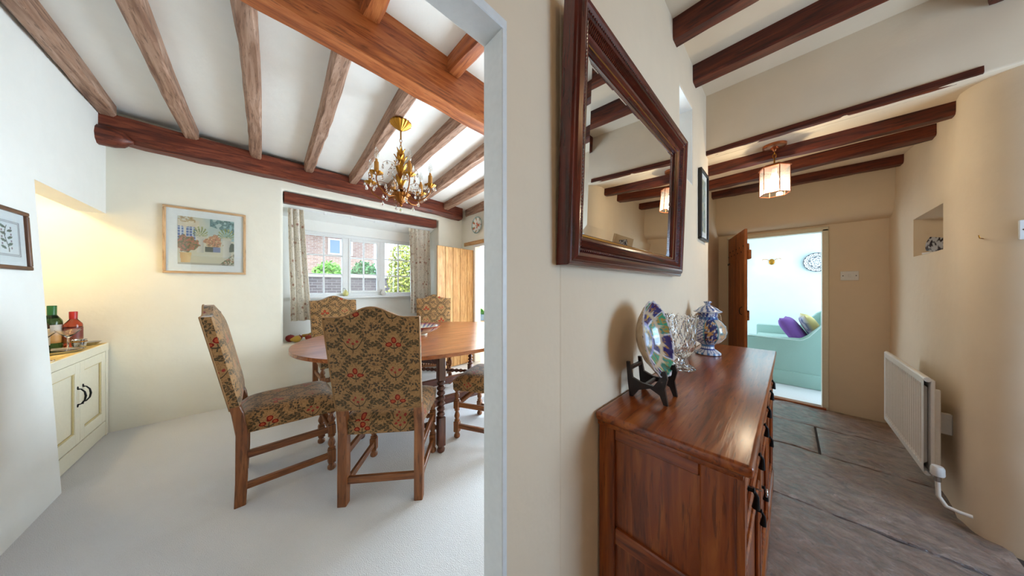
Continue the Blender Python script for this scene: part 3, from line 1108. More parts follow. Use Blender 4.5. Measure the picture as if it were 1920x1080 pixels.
# bowl on the table
bm = new_bm()
prof = [(0, .008), (.055, .006), (.06, 0), (.07, 0), (.072, .012), (.12, .025), (.17, .055), (.202, .088), (.206, .092), (.198, .093), (.165, .063), (.115, .035), (.06, .022), (0, .02)]
lathe(bm, prof, 48)
bowl = obj('fruit_bowl', bm, CERAMIC, None, 50, (1.18, 2.60, .7455))


def bowlcol(p):
    r = math.hypot(p.x, p.y); a = math.atan2(p.y, p.x)
    if p.z > .085: return c(150, 60, 40)
    if .15 < r < .197 and math.sin(a * 22) > .35: return c(60, 96, 150)
    if .12 < r < .15 and math.sin(a * 30) > .5: return c(176, 110, 60)
    return c(226, 214, 190)


paint(bowl, bowlcol)
tag(bowl, 'wide painted ceramic bowl standing on the oval table', 'bowl')

# ---- curtains
def curtain(x0, x1, xb0, xb1, y, z0, z1, folds, label, seed):
    t = thing('curtain', label, 'curtain', ((x0 + x1) / 2, y, z0), 0, 'floral curtains of the dining window')
    ox = (x0 + x1) / 2
    bm = new_bm()
    nx, nz = folds * 10, 30
    rnd = random.Random(seed)
    amps = [rnd.uniform(.7, 1.25) for _ in range(folds + 2)]
    G = []
    arc = 0
    uvx = []
    for j in range(nz + 1):
        s = j / nz
        row = []
        for i in range(nx + 1):
            u = i / nx
            w = u + .035 * math.sin(u * 9 + seed) + .02 * math.sin(u * 23 + s * 2)
            X0, X1 = x0 + (xb0 - x0) * s, x1 + (xb1 - x1) * s
            k = int(u * folds)
            a = amps[k] * (.022 + .012 * min(1, s * 3))
            row.append((X0 + (X1 - X0) * w - ox, a * math.sin(u * folds * 2 * PI + .4 * math.sin(s * 4 + seed)), (z1 - z0) * (1 - s)))
        G.append(row)
    fr = [[bm.verts.new(p) for p in r] for r in G]
    bk = [[bm.verts.new((p[0], p[1] + .004, p[2])) for p in r] for r in G]
    for j in range(nz):
        for i in range(nx):
            bm.faces.new((fr[j][i], fr[j][i + 1], fr[j + 1][i + 1], fr[j + 1][i]))
            bm.faces.new((bk[j][i], bk[j + 1][i], bk[j + 1][i + 1], bk[j][i + 1]))
    o = obj('cloth', bm, CURT, t, smooth=75)
    # cloth coordinates follow the folds
    uv = o.data.uv_layers[0]
    for p in o.data.polygons:
        for li in p.loop_indices:
            vi = o.data.loops[li].vertex_index % ((nx + 1) * (nz + 1))
            uv.data[li].uv = ((vi % (nx + 1)) / nx * (x1 - x0) * 2.3 + seed, (vi // (nx + 1)) / nz * (z1 - z0))
    bm = new_bm()
    box(bm, x0 - ox + .005, x1 - ox - .005, .012, .030, z1 - z0 - .05, z1 - z0 + .004, .003)
    obj('heading_tape', bm, plain('heading_tape', c(232, 224, 204), .9), t)
    return t


curtain(.225, .385, .245, .465, 4.115, .82, 2.175, 3, 'floral curtain at the left of the dining window, hanging over the fruit', 1)
curtain(1.68, 2.045, 1.70, 2.06, 4.115, .82, 2.165, 5, 'floral curtain at the right of the dining window, next to the plank door', 2)
trk = thing('curtain_track', 'slim white curtain track under the window recess ceiling', 'track', (0, 0, 0))
bm = new_bm(); box(bm, .24, 2.05, 4.136, 4.152, 2.178, 2.194, .002)
obj('rail', bm, WPLAST, trk)
for x in (.6, .9, 1.2, 1.5):
    bm = new_bm(); box(bm, x - .012, x + .012, 4.128, 4.160, 2.170, 2.202, .003)
    obj('bracket', bm, WPLAST, trk)

# ---- chandelier
CX, CY = .80, 2.115
cdl = thing('chandelier', 'gilt six arm chandelier hung with crystal drops over the table', 'chandelier', (CX, CY, 0))
bm = new_bm()
lathe(bm, [(0, 2.462), (.012, 2.462), (.02, 2.47), (.045, 2.486), (.070, 2.508), (.078, 2.516), (.073, 2.53), (0, 2.53)], 72, None, 18, .05)
obj('ceiling_rose', bm, GOLD, cdl, smooth=35)
bm = new_bm(); tube(bm, [(0, 0, 2.47), (0, 0, 2.395)], .006, 8)
obj('rod', bm, GOLD, cdl, smooth=60)
for k in range(3):
    bm = new_bm()
    pts = [(.008 * math.cos(a), 0, .0165 * math.sin(a)) for a in [2 * PI * i / 12 for i in range(12)]]
    tube(bm, pts, .0024, 5, True)
    o = obj('chain_link', bm, BRASS, cdl, smooth=60, loc=(0, 0, 2.383 - k * .026)); o.rotation_euler = (0, 0, k * PI / 2)
bm = new_bm()
lathe(bm, [(.004, 2.32), (.012, 2.31), (.01, 2.28), (.022, 2.23), (.013, 2.17), (.024, 2.10), (.014, 2.04), (.02, 1.99), (.016, 1.965)], 16)
obj('stem', bm, DGOLD, cdl, smooth=50)
bm = new_bm()
lathe(bm, [(0, 1.885), (.012, 1.89), (.03, 1.905), (.055, 1.94), (.062, 1.962), (.05, 1.965), (0, 1.965)], 54, None, 18, .05)
ellipsoid(bm, (0, 0, 1.876), .012, .012, .014, 10, 6)
obj('hub_bowl', bm, DGOLD, cdl, smooth=35)


def leafmesh(L, W):
    bm = new_bm()
    n = 7
    rings = []
    for i in range(n + 1):
        t = i / n
        w = W * math.sin(PI * min(1, .12 + t * .88)) ** .8
        y = L * .32 * t ** 2.2
        rings.append([(-w / 2, y + .004, L * t), (0, y - .003, L * t), (w / 2, y + .004, L * t)])
    for A, B in zip(rings, rings[1:]):
        a = [bm.verts.new(p) for p in A]; b = [bm.verts.new(p) for p in B]
        for i in range(2): bm.faces.new((a[i], a[i + 1], b[i + 1], b[i]))
    bmesh.ops.remove_doubles(bm, verts=bm.verts[:], dist=1e-5)
    r = bmesh.ops.solidify(bm, geom=bm.faces[:], thickness=.002)
    return bm


lf = obj('gilt_leaf', leafmesh(.085, .034), GOLD, cdl, smooth=60)
first = True
for z, n, r, tl, sc in ((2.255, 5, .008, .0, .8), (2.19, 6, .012, .1, 1.0), (2.12, 6, .014, .1, 1.1), (2.03, 6, .012, .25, .9), (1.975, 6, .016, 1.2, .8)):
    for k in range(n):
        a = 2 * PI * k / n + z * 7
        o = lf if first else copy_part(lf, cdl, (0, 0, 0))
        first = False
        o.location = (r * math.cos(a), r * math.sin(a), z)
        o.rotation_euler = (-tl, 0, a - PI / 2)
        o.scale = (sc, sc, sc)


def dropmesh(L, r):
    bm = new_bm()
    lathe(bm, [(0, -L), (r * .7, -L * .9), (r, -L * .72), (r * .75, -L * .5), (r * .25, -L * .18), (0, -L * .1)], 7)
    tube(bm, [(0, 0, 0), (0, 0, -L * .2)], .0007, 4)
    return bm


d1 = obj('crystal_drop', dropmesh(.048, .0105), CRYSTAL, cdl)
d2 = obj('crystal_drop', dropmesh(.032, .009), CRYSTAL, cdl)
used = [False, False]


def hang(p, big=True):
    i = 0 if big else 1
    src = (d1, d2)[i]
    o = src if not used[i] else copy_part(src, cdl, p)
    used[i] = True
    o.location = p
    o.rotation_euler = (0, 0, random.uniform(0, 3))


CAND = plain('candle_sleeve', c(186, 132, 56), .55, .2)
BULB = thin_glass('bulb_glass'); BULB.node_tree.nodes['Mix Shader'].inputs[0].default_value = .22
FIL = plain('filament', c(230, 200, 150), .3, .8)
for k in range(6):
    a = 2 * PI * k / 6 + .42
    ca, sa = math.cos(a), math.sin(a)
    R0 = .225
    zt = 2.035
    bm = new_bm()
    pts = [(.02, 1.955), (.06, 1.935), (.11, 1.915), (.16, 1.922), (.205, 1.955), (.228, 1.995), (R0, zt - .012)]
    tube(bm, [(r * ca, r * sa, z) for r, z in pts], [.006, .0055, .005, .005, .0048, .0045, .0045], 8)
    pts = [(.05, 1.945), (.07, 1.975), (.10, 1.985), (.12, 1.965), (.11, 1.948)]
    tube(bm, [(r * ca, r * sa, z) for r, z in pts], .003, 6)
    arm = obj('arm', bm, DGOLD, cdl, smooth=60)
    bm = new_bm()
    lathe(bm, [(.004, zt - .014), (.018, zt - .006), (.042, zt + .006), (.044, zt + .009), (.02, zt + .004), (.0, zt + .004)], 40, T(R0 * ca, R0 * sa, 0), 10, .09)
    obj('drip_pan', bm, GOLD, arm, smooth=40)
    bm = new_bm()
    lathe(bm, [(.0, zt + .004), (.0165, zt + .004), (.0160, zt + .05), (.0155, zt + .082), (.009, zt + .088), (.008, zt + .105), (0, zt + .105)], 14, T(R0 * ca, R0 * sa, 0))
    obj('candle', bm, CAND, arm, smooth=45)
    bm = new_bm()
    lathe(bm, [(0, zt + .103), (.008, zt + .105), (.016, zt + .125), (.0175, zt + .142), (.013, zt + .168), (.005, zt + .188), (0, zt + .193)], 14, T(R0 * ca, R0 * sa, 0))
    obj('bulb', bm, BULB, arm, smooth=70)
    bm = new_bm(); tube(bm, [(R0 * ca - .004, R0 * sa, zt + .106), (R0 * ca - .003, R0 * sa, zt + .14), (R0 * ca + .003, R0 * sa, zt + .14), (R0 * ca + .004, R0 * sa, zt + .106)], .0008, 4)
    obj('filament', bm, FIL, arm)
    for q in range(5):
        b = 2 * PI * q / 5 + k
        hang((R0 * ca + .043 * math.cos(b), R0 * sa + .043 * math.sin(b), zt + .002), q % 2 == 0)
    hang((.135 * ca, .135 * sa, 1.912), True)
    # twig with crystals between the arms, and an upper one
    b = a + PI / 6
    cb, sb = math.cos(b), math.sin(b)
    bm = new_bm()
    tube(bm, [(.014 * cb, .014 * sb, 2.14), (.05 * cb, .05 * sb, 2.195), (.10 * cb, .10 * sb, 2.20), (.13 * cb, .13 * sb, 2.175)], .0016, 5)
    obj('twig', bm, DGOLD, cdl, smooth=60)
    bm = new_bm()
    tube(bm, [(.03 * cb, .03 * sb, 1.965), (.09 * cb, .09 * sb, 2.02), (.15 * cb, .15 * sb, 2.03), (.19 * cb, .19 * sb, 1.995)], .0018, 5)
    obj('twig', bm, DGOLD, cdl, smooth=60)
    hang((.13 * cb, .13 * sb, 2.174)); hang((.10 * cb, .10 * sb, 2.20), False); hang((.065 * cb, .065 * sb, 2.195), False)
    hang((.19 * cb, .19 * sb, 1.994)); hang((.15 * cb, .15 * sb, 2.028), False); hang((.11 * cb, .11 * sb, 2.025)); hang((.06 * cb, .06 * sb, 1.99), False)
hang((0, 0, 1.866))

# ---- framed prints
def framed(name, label, w, h, fw, fd, mat, fn, nx, ny, mount=.06):
    """picture in local x (width) / z (height), facing -y, hung at y=0 back"""
    t = thing(name, label, 'picture')
    for nm, q in (('h', (-w / 2, w / 2, h / 2 - fw, h / 2)), ('h', (-w / 2, w / 2, -h / 2, -h / 2 + fw)), ('v', (-w / 2, -w / 2 + fw, -h / 2 + fw, h / 2 - fw)), ('v', (w / 2 - fw, w / 2, -h / 2 + fw, h / 2 - fw))):
        bm = new_bm(); box(bm, q[0], q[1], -fd, -.001, q[2], q[3], .003)
        obj('frame_side', bm, wood(mat, 'x' if nm == 'h' else 'z'), t)
    bm = new_bm(); box(bm, -w / 2 + fw, w / 2 - fw, -fd * .45, -.002, -h / 2 + fw, h / 2 - fw)
    obj('mount', bm, plain('mount_card', c(240, 240, 242), .7), t)
    iw, ih = w / 2 - fw - mount, h / 2 - fw - mount
    bm = new_bm()
    g = [[bm.verts.new((-iw + 2 * iw * i / nx, -fd * .45 - .0015, -ih + 2 * ih * j / ny)) for j in range(ny + 1)] for i in range(nx + 1)]
    for i in range(nx):
        for j in range(ny): bm.faces.new((g[i][j], g[i + 1][j], g[i + 1][j + 1], g[i][j + 1]))
    o = obj('print', bm, PRINT, t)
    paint(o, lambda p: fn((p.x + iw) / (2 * iw), (p.z + ih) / (2 * ih)))
    bm = new_bm(); box(bm, -w / 2 + fw, w / 2 - fw, -fd * .7, -fd * .66, -h / 2 + fw, h / 2 - fw)
    obj('glazing', bm, PANE, t)
    return t


def nz2(u, v, s, k=0): return noise.noise(Vector((u * s, v * s, k * 3.7)))


def mixc(a, b, t):
    t = max(0, min(1, t))
    return tuple(x + (y - x) * t for x, y in zip(a, b))


def blob(u, v, cu, cv, ru, rv, k):
    d = math.hypot((u - cu) / ru, (v - cv) / rv)
    return d + .35 * nz2(u, v, 16, k) < 1


def garden(u, v):
    """courtyard: shuttered house left, urns on piers, flowers, pale terrace"""
    col = mixc(c(214, 206, 184), c(196, 198, 186), v + .3 * nz2(u, v, 5, 1))
    if v > .55: col = mixc(c(206, 204, 190), c(150, 186, 196), (u - .35) * 1.6 + .4 * nz2(u, v, 6, 2))
    if u < .36 and .3 < v < .93: col = mixc(c(222, 210, 190), c(208, 190, 168), nz2(u, v, 8, 3) + .3)
    for cu in (.02, .22):
        top = .80 - 3.2 * (u - cu) ** 2
        if abs(u - cu) < .085 and .46 < v < top:
            col = c(86, 110, 164) if (abs((u - cu + .085) % .0567 - .028) < .02 and (v * 17) % 1 > .18) else c(206, 214, 226)
    if v > .88 and u < .30 and nz2(u, v, 22, 4) > -.1: col = c(176, 146, 104) if nz2(u, v, 40, 5) > 0 else c(200, 176, 140)
    if v > .86 - (u - .5) * .3 and u > .55 and nz2(u, v, 12, 6) > -.05: col = c(86, 120, 124) if nz2(u, v, 30, 6) > 0 else c(112, 148, 150)
    for cu, w0 in ((.38, .10), (.86, .13)):
        if abs(u - cu) < w0 * .62 and .16 + .1 * (cu < .5) < v < .6: col = mixc(c(214, 210, 200), c(180, 178, 172), (u - cu) / w0 + .4)
        if abs(u - cu) < w0 * (.6 + (v - .5)) and .56 < v < .64: col = c(202, 196, 182)
        if v > .6 and math.hypot((u - cu) / (w0 * 1.3), (v - .68) / .14) < 1 and math.sin(math.atan2(v - .6, u - cu) * 19) > -.1: col = c(118, 136, 88) if nz2(u, v, 30, 7) > 0 else c(166, 168, 116)
    if blob(u, v, .62, .50, .17, .14, 8): col = c(190, 132, 104) if nz2(u, v, 34, 8) > .0 else (c(214, 180, 140) if nz2(u, v, 50, 8) > 0 else c(140, 110, 88))
    if .46 < u < .6 and .28 < v < .40: col = c(88, 92, 84)
    if .60 < u < .74 and .28 < v < .39: col = c(124, 134, 168)
    if blob(u, v, .15, .44, .19, .17, 9): col = c(110, 108, 76) if nz2(u, v, 36, 9) > .1 else (c(186, 112, 92) if nz2(u, v, 28, 10) > 0 else c(146, 120, 90))
    if abs(u - .13) < .10 - (.25 - v) * .12 and .04 < v < .25: col = mixc(c(206, 160, 96), c(224, 190, 132), (u - .05) * 8)
    if blob(u, v, .96, .40, .06, .10, 11) and u > .9: col = c(92, 104, 96)
    if v < .26 and u > .72 and (u - .72) * .9 > v - .02 and nz2(u, v, 26, 12) > -.15: col = c(100, 118, 88) if nz2(u, v, 50, 12) > -.1 else c(196, 150, 130)
    if v < .04: col = mixc(col, c(150, 146, 150), .5)
    return col


pic = framed('framed_print', 'pale wood framed garden courtyard print on the dining wall', .535, .625, .020, .022, 'paleframe', garden, 90, 90, .066)
pic.location = (-.383, 3.946, 1.672)


def botanical(u, v):
    col = c(234, 236, 240)
    m = min(u, 1 - u, v, 1 - v)
    if .05 < m < .075 or .10 < m < .115: return c(150, 146, 152)
    x = u - .5
    if abs(x - .06 * math.sin(v * 8)) < .014 and .16 < v < .82: return c(96, 104, 96)
    for k in range(7):
        y = .24 + k * .085
        s = 1 if k % 2 else -1
        if math.hypot((x - s * .11) / .085, (v - y - abs(x) * .25) / .035) < 1: return c(104, 118, 106)
        if math.hypot((x + s * .15) / .03, (v - y - .02) / .028) < 1: return c(148, 128, 140)
    return col


pl = framed('framed_print', 'dark wood framed botanical print on the white wall at the far left', .33, .31, .020, .022, 'darkframe', botanical, 60, 60, .035)
pl.location = (-.923, 2.668, 1.468)
pl.rotation_euler = (math.radians(-2.4), 0, PI / 2)

# ---- plate on the end wall and the plank door
def wallplate(name, label, r, fn, deep=.03):
    bm = new_bm()
    lathe(bm, [(0, .004), (r * .55, .003), (r * .62, .008), (r * .97, deep), (r, deep + .003), (r * .985, deep + .006), (r * .80, deep - .006), (r * .62, .016), (r * .5, .011), (r * .25, .0105), (0, .0105)], 48)
    o = obj(name, bm, CERAMIC, None, 50)
    bmesh_sub = None
    paint(o, lambda p: fn(math.hypot(p.x, p.y) / r, math.atan2(p.y, p.x)))
    tag(o, label, 'plate')
    return o


def finelathe(prof, seg, sub):
    out = []
    for (r0, z0), (r1, z1) in zip(prof, prof[1:]):
        for k in range(sub): out.append((r0 + (r1 - r0) * k / sub, z0 + (z1 - z0) * k / sub))
    out.append(prof[-1])
    return out


def plate1(rr, a):
    if rr > .93: return c(96, 150, 150)
    if rr > .62: return c(196, 110, 70) if math.sin(a * 7) > .82 else (c(110, 150, 100) if math.sin(a * 7 + 1) > .85 else c(238, 238, 230))
    x, y = rr * math.cos(a), rr * math.sin(a)
    return c(206, 84, 36) if math.hypot(x, y) < .24 + .12 * math.sin(3 * a) else (c(120, 150, 110) if rr < .46 and math.sin(a * 5) > .5 else c(238, 238, 230))


p1 = wallplate('wall_plate', 'small white plate with an orange flower above the plank doorway', .135, plate1)
p1.location = (2.547, 3.47, 2.235); p1.rotation_euler = (0, -PI / 2, 0)


def plank_door(name, label, w, h, n, mat, nails, mx=False):
    """ledged plank door, hinge at local x=0, face towards -y"""
    t = thing(name, label, 'door')
    struct(t); del t['category']
    pw = w / n
    for k in range(n):
        bm = new_bm(); box(bm, k * pw + .0025, (k + 1) * pw - .0025, -.012, .012, .012, h, .004)
        obj('plank', bm, wood(mat, 'z'), t)
    for z in (.22, h * .5, h - .24):
        bm = new_bm(); box(bm, .03, w - .03, .012, .034, z, z + .10, .006)
        obj('ledge', bm, wood(mat, 'x'), t)
    if nails:
        bm = new_bm(); lathe(bm, [(.0, 0), (.0105, 0), (.008, .003), (0, .005)], 8, Rx(PI / 2))
        nl = obj('nail', bm, IRON, t)
        first = True
        for k in range(n):
            for z, dx in ((h - .165, .72), (h - .215, .2)):
                p = ((k + dx) * pw, -.0118, z)
                if first: nl.location = p; first = False
                else: copy_part(nl, t, p)
    return t


d3 = plank_door('door_1', 'pale pine plank door standing open beside the dining window', .70, 1.845, 5, 'pine', True)
d3.location = (2.555, 3.615, 0)
d3.rotation_euler = (0, 0, PI + math.radians(6))
for o in d3.children:
    o.scale.y = -1

# ---- alcove cupboard
cb = thing('cupboard', 'cream painted two door cupboard built into the alcove', 'cupboard', (-.935, 3.0, 0))
LX = -.46
bm = new_bm()
box(bm, LX, -.022, .0, .94, .10, .725); box(bm, LX, -.030, .0, .94, 0, .10)
obj('body', bm, CPAINT, cb)
bm = new_bm(); box(bm, LX, .004, .0, .945, .728, .762, .004)
obj('top', bm, wood('topwood', 'y'), cb)
bm = new_bm(); box(bm, -.02, .008, .0, .94, .700, .7615, .003)
obj('top_edge', bm, CPAINT, cb)
bm = new_bm(); box(bm, -.024, .0, .0, .94, .004, .115, .003)
obj('plinth', bm, CPAINT, cb)
bm = new_bm(); box(bm, -.024, .006, .905, .942, .0, .76, .003)
obj('side_stile', bm, CPAINT, cb)
for k, (y0, y1) in enumerate(((.06, .476), (.482, .900))):
    bm = new_bm()
    fw = .062
    box(bm, -.02, .002, y0, y0 + fw, .125, .695, .002); box(bm, -.02, .002, y1 - fw, y1, .125, .695, .002)
    box(bm, -.02, .002, y0 + fw, y1 - fw, .625, .695, .002); box(bm, -.02, .002, y0 + fw, y1 - fw, .125, .205, .002)
    dr = obj('door', bm, CPAINT, cb)
    bm = new_bm(); box(bm, -.02, -.012, y0 + fw, y1 - fw, .205, .625)
    obj('panel', bm, CPAINT, dr)
    bm = new_bm()
    for q in ((y0 + fw, y1 - fw, .205, .213), (y0 + fw, y1 - fw, .617, .625), (y0 + fw, y0 + fw + .008, .213, .617), (y1 - fw - .008, y1 - fw, .213, .617)):
        box(bm, -.012, -.003, q[0], q[1], q[2], q[3], .002)
    obj('bead', bm, plain('beading_ochre', c(214, 194, 140), .5), dr)
    yh = y1 - .035 if k == 0 else y0 + .035
    s = -1 if k == 0 else 1
    bm = new_bm()
    zc_ = .455
    pts = [(.002, yh, zc_ + .055), (.016, yh, zc_ + .052), (.030, yh, zc_ + .03), (.034, yh, zc_), (.030, yh, zc_ - .03), (.016, yh, zc_ - .052), (.002, yh, zc_ - .055)]
    tube(bm, pts, [.006, .004, .0045, .0055, .0045, .004, .006], 8)
    ellipsoid(bm, (.003, yh, zc_ + .062), .004, .009, .012, 10, 6); ellipsoid(bm, (.003, yh, zc_ - .062), .004, .009, .012, 10, 6)
    obj('handle', bm, IRON, dr, smooth=60, label='black iron bow handle')
# alcove downlight (its warm glow shows on the wall)
al = thing('downlight', 'small brass downlight in the alcove ceiling above the bottles', 'lamp', (-1.22, 3.42, 1.99))
bm = new_bm(); lathe(bm, [(.045, 0), (.05, -.006), (.04, -.012), (.032, -.004), (0, -.004)], 24)
obj('ring', bm, BRASS, al, smooth=40)
bm = new_bm(); lathe(bm, [(0, -.0045), (.03, -.0045), (.022, -.012), (0, -.014)], 20)
obj('bulb', bm, glow('bulb_warm', (1, .78, .42, 1), 6), al, smooth=60)
ld = bpy.data.lights.new('downlight_lamp', 'POINT'); ld.energy = 13.0; ld.color = (1, .76, .38); ld.shadow_soft_size = .03
lo = bpy.data.objects.new('downlight_lamp', ld); COL.objects.link(lo); lo.parent = al; lo.location = (0, 0, -.05)

# ---- bottles, glasses and tray on the cupboard
def lathe_thing(name, prof, mat, label, cat, loc, seg=28, smooth=50, group=None):
    bm = new_bm(); lathe(bm, prof, seg)
    o = obj(name, bm, mat, None, smooth, loc)
    return tag(o, label, cat, group)


TZ = .763
tray = thing('tray', 'round silver tray under the bottles on the alcove cupboard', 'tray', (-1.085, 3.565, TZ))
bm = new_bm(); lathe(bm, [(0, 0), (.125, 0), (.132, .004), (.139, .014), (.142, .015), (.136, .004), (.128, .003), (0, .003)], 48)
obj('dish', bm, SILVER, tray, smooth=50)
TT = TZ + .0035


def bottle(label, loc, h, r, gcol, capcol, caph, labcol, labcol2, shoulder=.62):
    t = thing('bottle', label, 'bottle', loc, group='spirit bottles on the alcove cupboard')
    g = glassy('bottle_glass_%d' % len(bpy.data.materials), gcol, .02, 1.4)
    bm = new_bm()
    nr = r * .36
    lathe(bm, [(0, .004), (r * .9, 0), (r, .006), (r, h * shoulder), (r * .92, h * (shoulder + .05)), (nr * 1.3, h * (shoulder + .16)), (nr, h * (shoulder + .2)), (nr, h - caph), (0, h - caph)], 28)
    obj('glass', bm, g, t, smooth=50)
    bm = new_bm(); lathe(bm, [(0, h - caph - .012), (nr * 1.25, h - caph - .012), (nr * 1.3, h - .004), (nr * 1.2, h), (0, h)], 24)
    obj('cap', bm, plain('cap_%d' % len(bpy.data.materials), capcol, .35), t, smooth=40)
    bm = new_bm()
    n = 24
    vs = []
    for z in (h * .14, h * .30, h * .46, h * (shoulder - .06)):
        vs.append([bm.verts.new(((r + .0012) * math.cos(a), (r + .0012) * math.sin(a), z)) for a in [2 * PI * k / n for k in range(n)]])
    for A, B in zip(vs, vs[1:]):
        for k in range(n): bm.faces.new((A[k], A[(k + 1) % n], B[(k + 1) % n], B[k]))
    o = obj('paper_label', bm, PRINT, t, smooth=60)
    paint(o, lambda p: labcol if p.z > h * .3 else labcol2)
    return t


bottle('dark green bottle with a broad green cap on the alcove cupboard', (-1.133, 3.80, TZ), .325, .043, (.05, .12, .05, 1), c(22, 96, 40), .085, c(206, 200, 190), c(214, 160, 90))
bottle('amber bottle with a red and white cap on the alcove cupboard', (-1.050, 3.81, TZ), .275, .040, (.55, .10, .05, 1), c(176, 36, 32), .045, c(120, 50, 40), c(150, 110, 70))
bottle('dark bottle with a red topped label beside the white wall edge', (-1.150, 3.70, TZ), .29, .038, (.06, .03, .02, 1), c(150, 40, 30), .05, c(216, 190, 150), c(196, 176, 150))
MART = [(0, .001), (.034, 0), (.035, .002), (.008, .007), (.004, .014), (.0038, .085), (.006, .092), (.03, .118), (.053, .148), (.0525, .1485), (.029, .120), (.004, .0975), (0, .097)]
lathe_thing('cocktail_glass', MART, CRYSTAL, 'cocktail glass standing before the amber bottle on the tray', 'glass', (-1.018, 3.62, TT), 32, 60, 'cocktail glasses on the tray')
lathe_thing('cocktail_glass', MART, CRYSTAL, 'cocktail glass next to the white wall edge on the tray', 'glass', (-1.077, 3.48, TT), 32, 60, 'cocktail glasses on the tray')
cup = thing('silver_beaker', 'small engraved silver beaker on the edge of the tray', 'cup', (-1.000, 3.715, TZ))
bm = new_bm(); lathe(bm, [(0, 0), (.026, 0), (.028, .004), (.031, .035), (.034, .066), (.0325, .066), (.029, .03), (0, .006)], 28)
sb = obj('body', bm, SILVER, cup, smooth=50)
bm = new_bm(); lathe(bm, [(.0325, .048), (.0345, .05), (.0345, .054), (.033, .056)], 28)
obj('band', bm, BRASS, sb, smooth=50)
dish = lathe_thing('metal_dish', [(0, 0), (.035, 0), (.05, .012), (.062, .024), (.064, .025), (.05, .016), (.033, .006), (0, .005)], SILVER, 'small shallow metal dish at the wall end of the cupboard', 'dish', (-1.005, 3.865, TZ), 32)
lathe_thing('coaster', [(0, 0), (.04, 0), (.042, .004), (.042, .010), (.039, .010), (.038, .005), (0, .005)], CRYSTAL, 'clear glass coaster at the front edge of the cupboard', 'coaster', (-.975, 3.16, TZ), 32)

# ---- fruit and ornaments in the window
FY = .5705
def fruit(name, label, cat, loc, prof, mat, tilt=0., rz=0., stem=True):
    t = thing(name, label, cat, loc, rz, 'fruit on the window seat')
    bm = new_bm(); lathe(bm, prof, 20, Rx(tilt))
    zmin = min(v.co.z for v in bm.verts)
    for v in bm.verts: v.co.z -= zmin
    obj('flesh', bm, mat, t, smooth=80)
    if stem:
        zt = prof[-1][1]
        p = Rx(tilt) @ Vector((0, 0, zt - .004)); q = Rx(tilt) @ Vector((.004, 0, zt + .018))
        bm = new_bm(); tube(bm, [p - Vector((0, 0, zmin)), q - Vector((0, 0, zmin))], .0022, 6)
        obj('stalk', bm, plain('stalk', c(96, 72, 40), .8), t)
    return t


def sphereprof(r, h, dim=.12):
    return [(0, h * dim * .6), (r * .35, 0), (r * .8, h * .18), (r, h * .5), (r * .85, h * .82), (r * .4, h * .985), (0, h * (1 - dim))]


APR = plain('fruit_red', c(160, 34, 30), .4, 0, .05, 20)
APO = plain('fruit_orange_red', c(176, 66, 48), .45, 0, .05, 20)
PEA = plain('fruit_yellow', c(222, 178, 70), .45, 0, .05, 20)
GOU = plain('fruit_ochre', c(196, 146, 60), .5, 0, .05, 20)
pear = [(0, .004), (.02, 0), (.036, .016), (.04, .036), (.034, .06), (.02, .082), (.014, .096), (.008, .104), (0, .105)]
gourd = [(0, .004), (.02, 0), (.04, .018), (.044, .04), (.034, .064), (.022, .09), (.02, .13), (.018, .15), (0, .158)]
fruit('red_apple', 'large red apple at the left end of the window seat fruit', 'apple', (.255, 4.16, FY), sphereprof(.048, .082), APR)
fruit('yellow_pear', 'yellow pear lying in front of the red apples', 'pear', (.345, 4.075, FY), pear, PEA, PI / 2, -1.2)
fruit('small_apple', 'small red apple behind the yellow pear', 'apple', (.345, 4.215, FY), sphereprof(.034, .06), APR)
fruit('blush_apple', 'orange red apple between the pear and the gourd', 'apple', (.43, 4.15, FY), sphereprof(.036, .062), APO)
fruit('gourd', 'ochre bottle gourd lying at the right end of the fruit', 'gourd', (.52, 4.20, FY), gourd, GOU, PI / 2, -1.9)
orn = thing('glass_pear', 'small yellow glass pear ornament with a wire stem on the window sill', 'ornament', (.865, 4.325, 1.106))
bm = new_bm(); lathe(bm, [(0, 0), (.02, 0), (.036, .014), (.040, .034), (.032, .06), (.018, .08), (.008, .088), (0, .09)], 20)
obj('body', bm, plain('ornament_glaze', c(214, 206, 130), .2, 0, 0, 30, coat=.6), orn, smooth=60)
bm = new_bm(); tube(bm, [(0, 0, .088), (-.006, 0, .108), (-.022, 0, .112), (-.03, 0, .098)], .0022, 6)
obj('stem', bm, IRON, orn, smooth=60)
jug = thing('small_jug', 'small white jug on the window sill by the right mullion', 'jug', (1.37, 4.325, 1.106))
bm = new_bm(); lathe(bm, [(0, 0), (.022, 0), (.026, .006), (.036, .03), (.034, .05), (.022, .068), (.02, .08), (.027, .094), (.024, .094), (.017, .08), (.02, .066), (.03, .048), (.02, .008), (0, .006)], 22)
obj('body', bm, plain('white_glaze', c(240, 238, 232), .2, coat=.5), jug, smooth=60)
bm = new_bm(); tube(bm, [(-.024, 0, .085), (-.045, 0, .08), (-.05, 0, .06), (-.035, 0, .045)], .0035, 7)
obj('handle', bm, M['white_glaze'], jug, smooth=60)

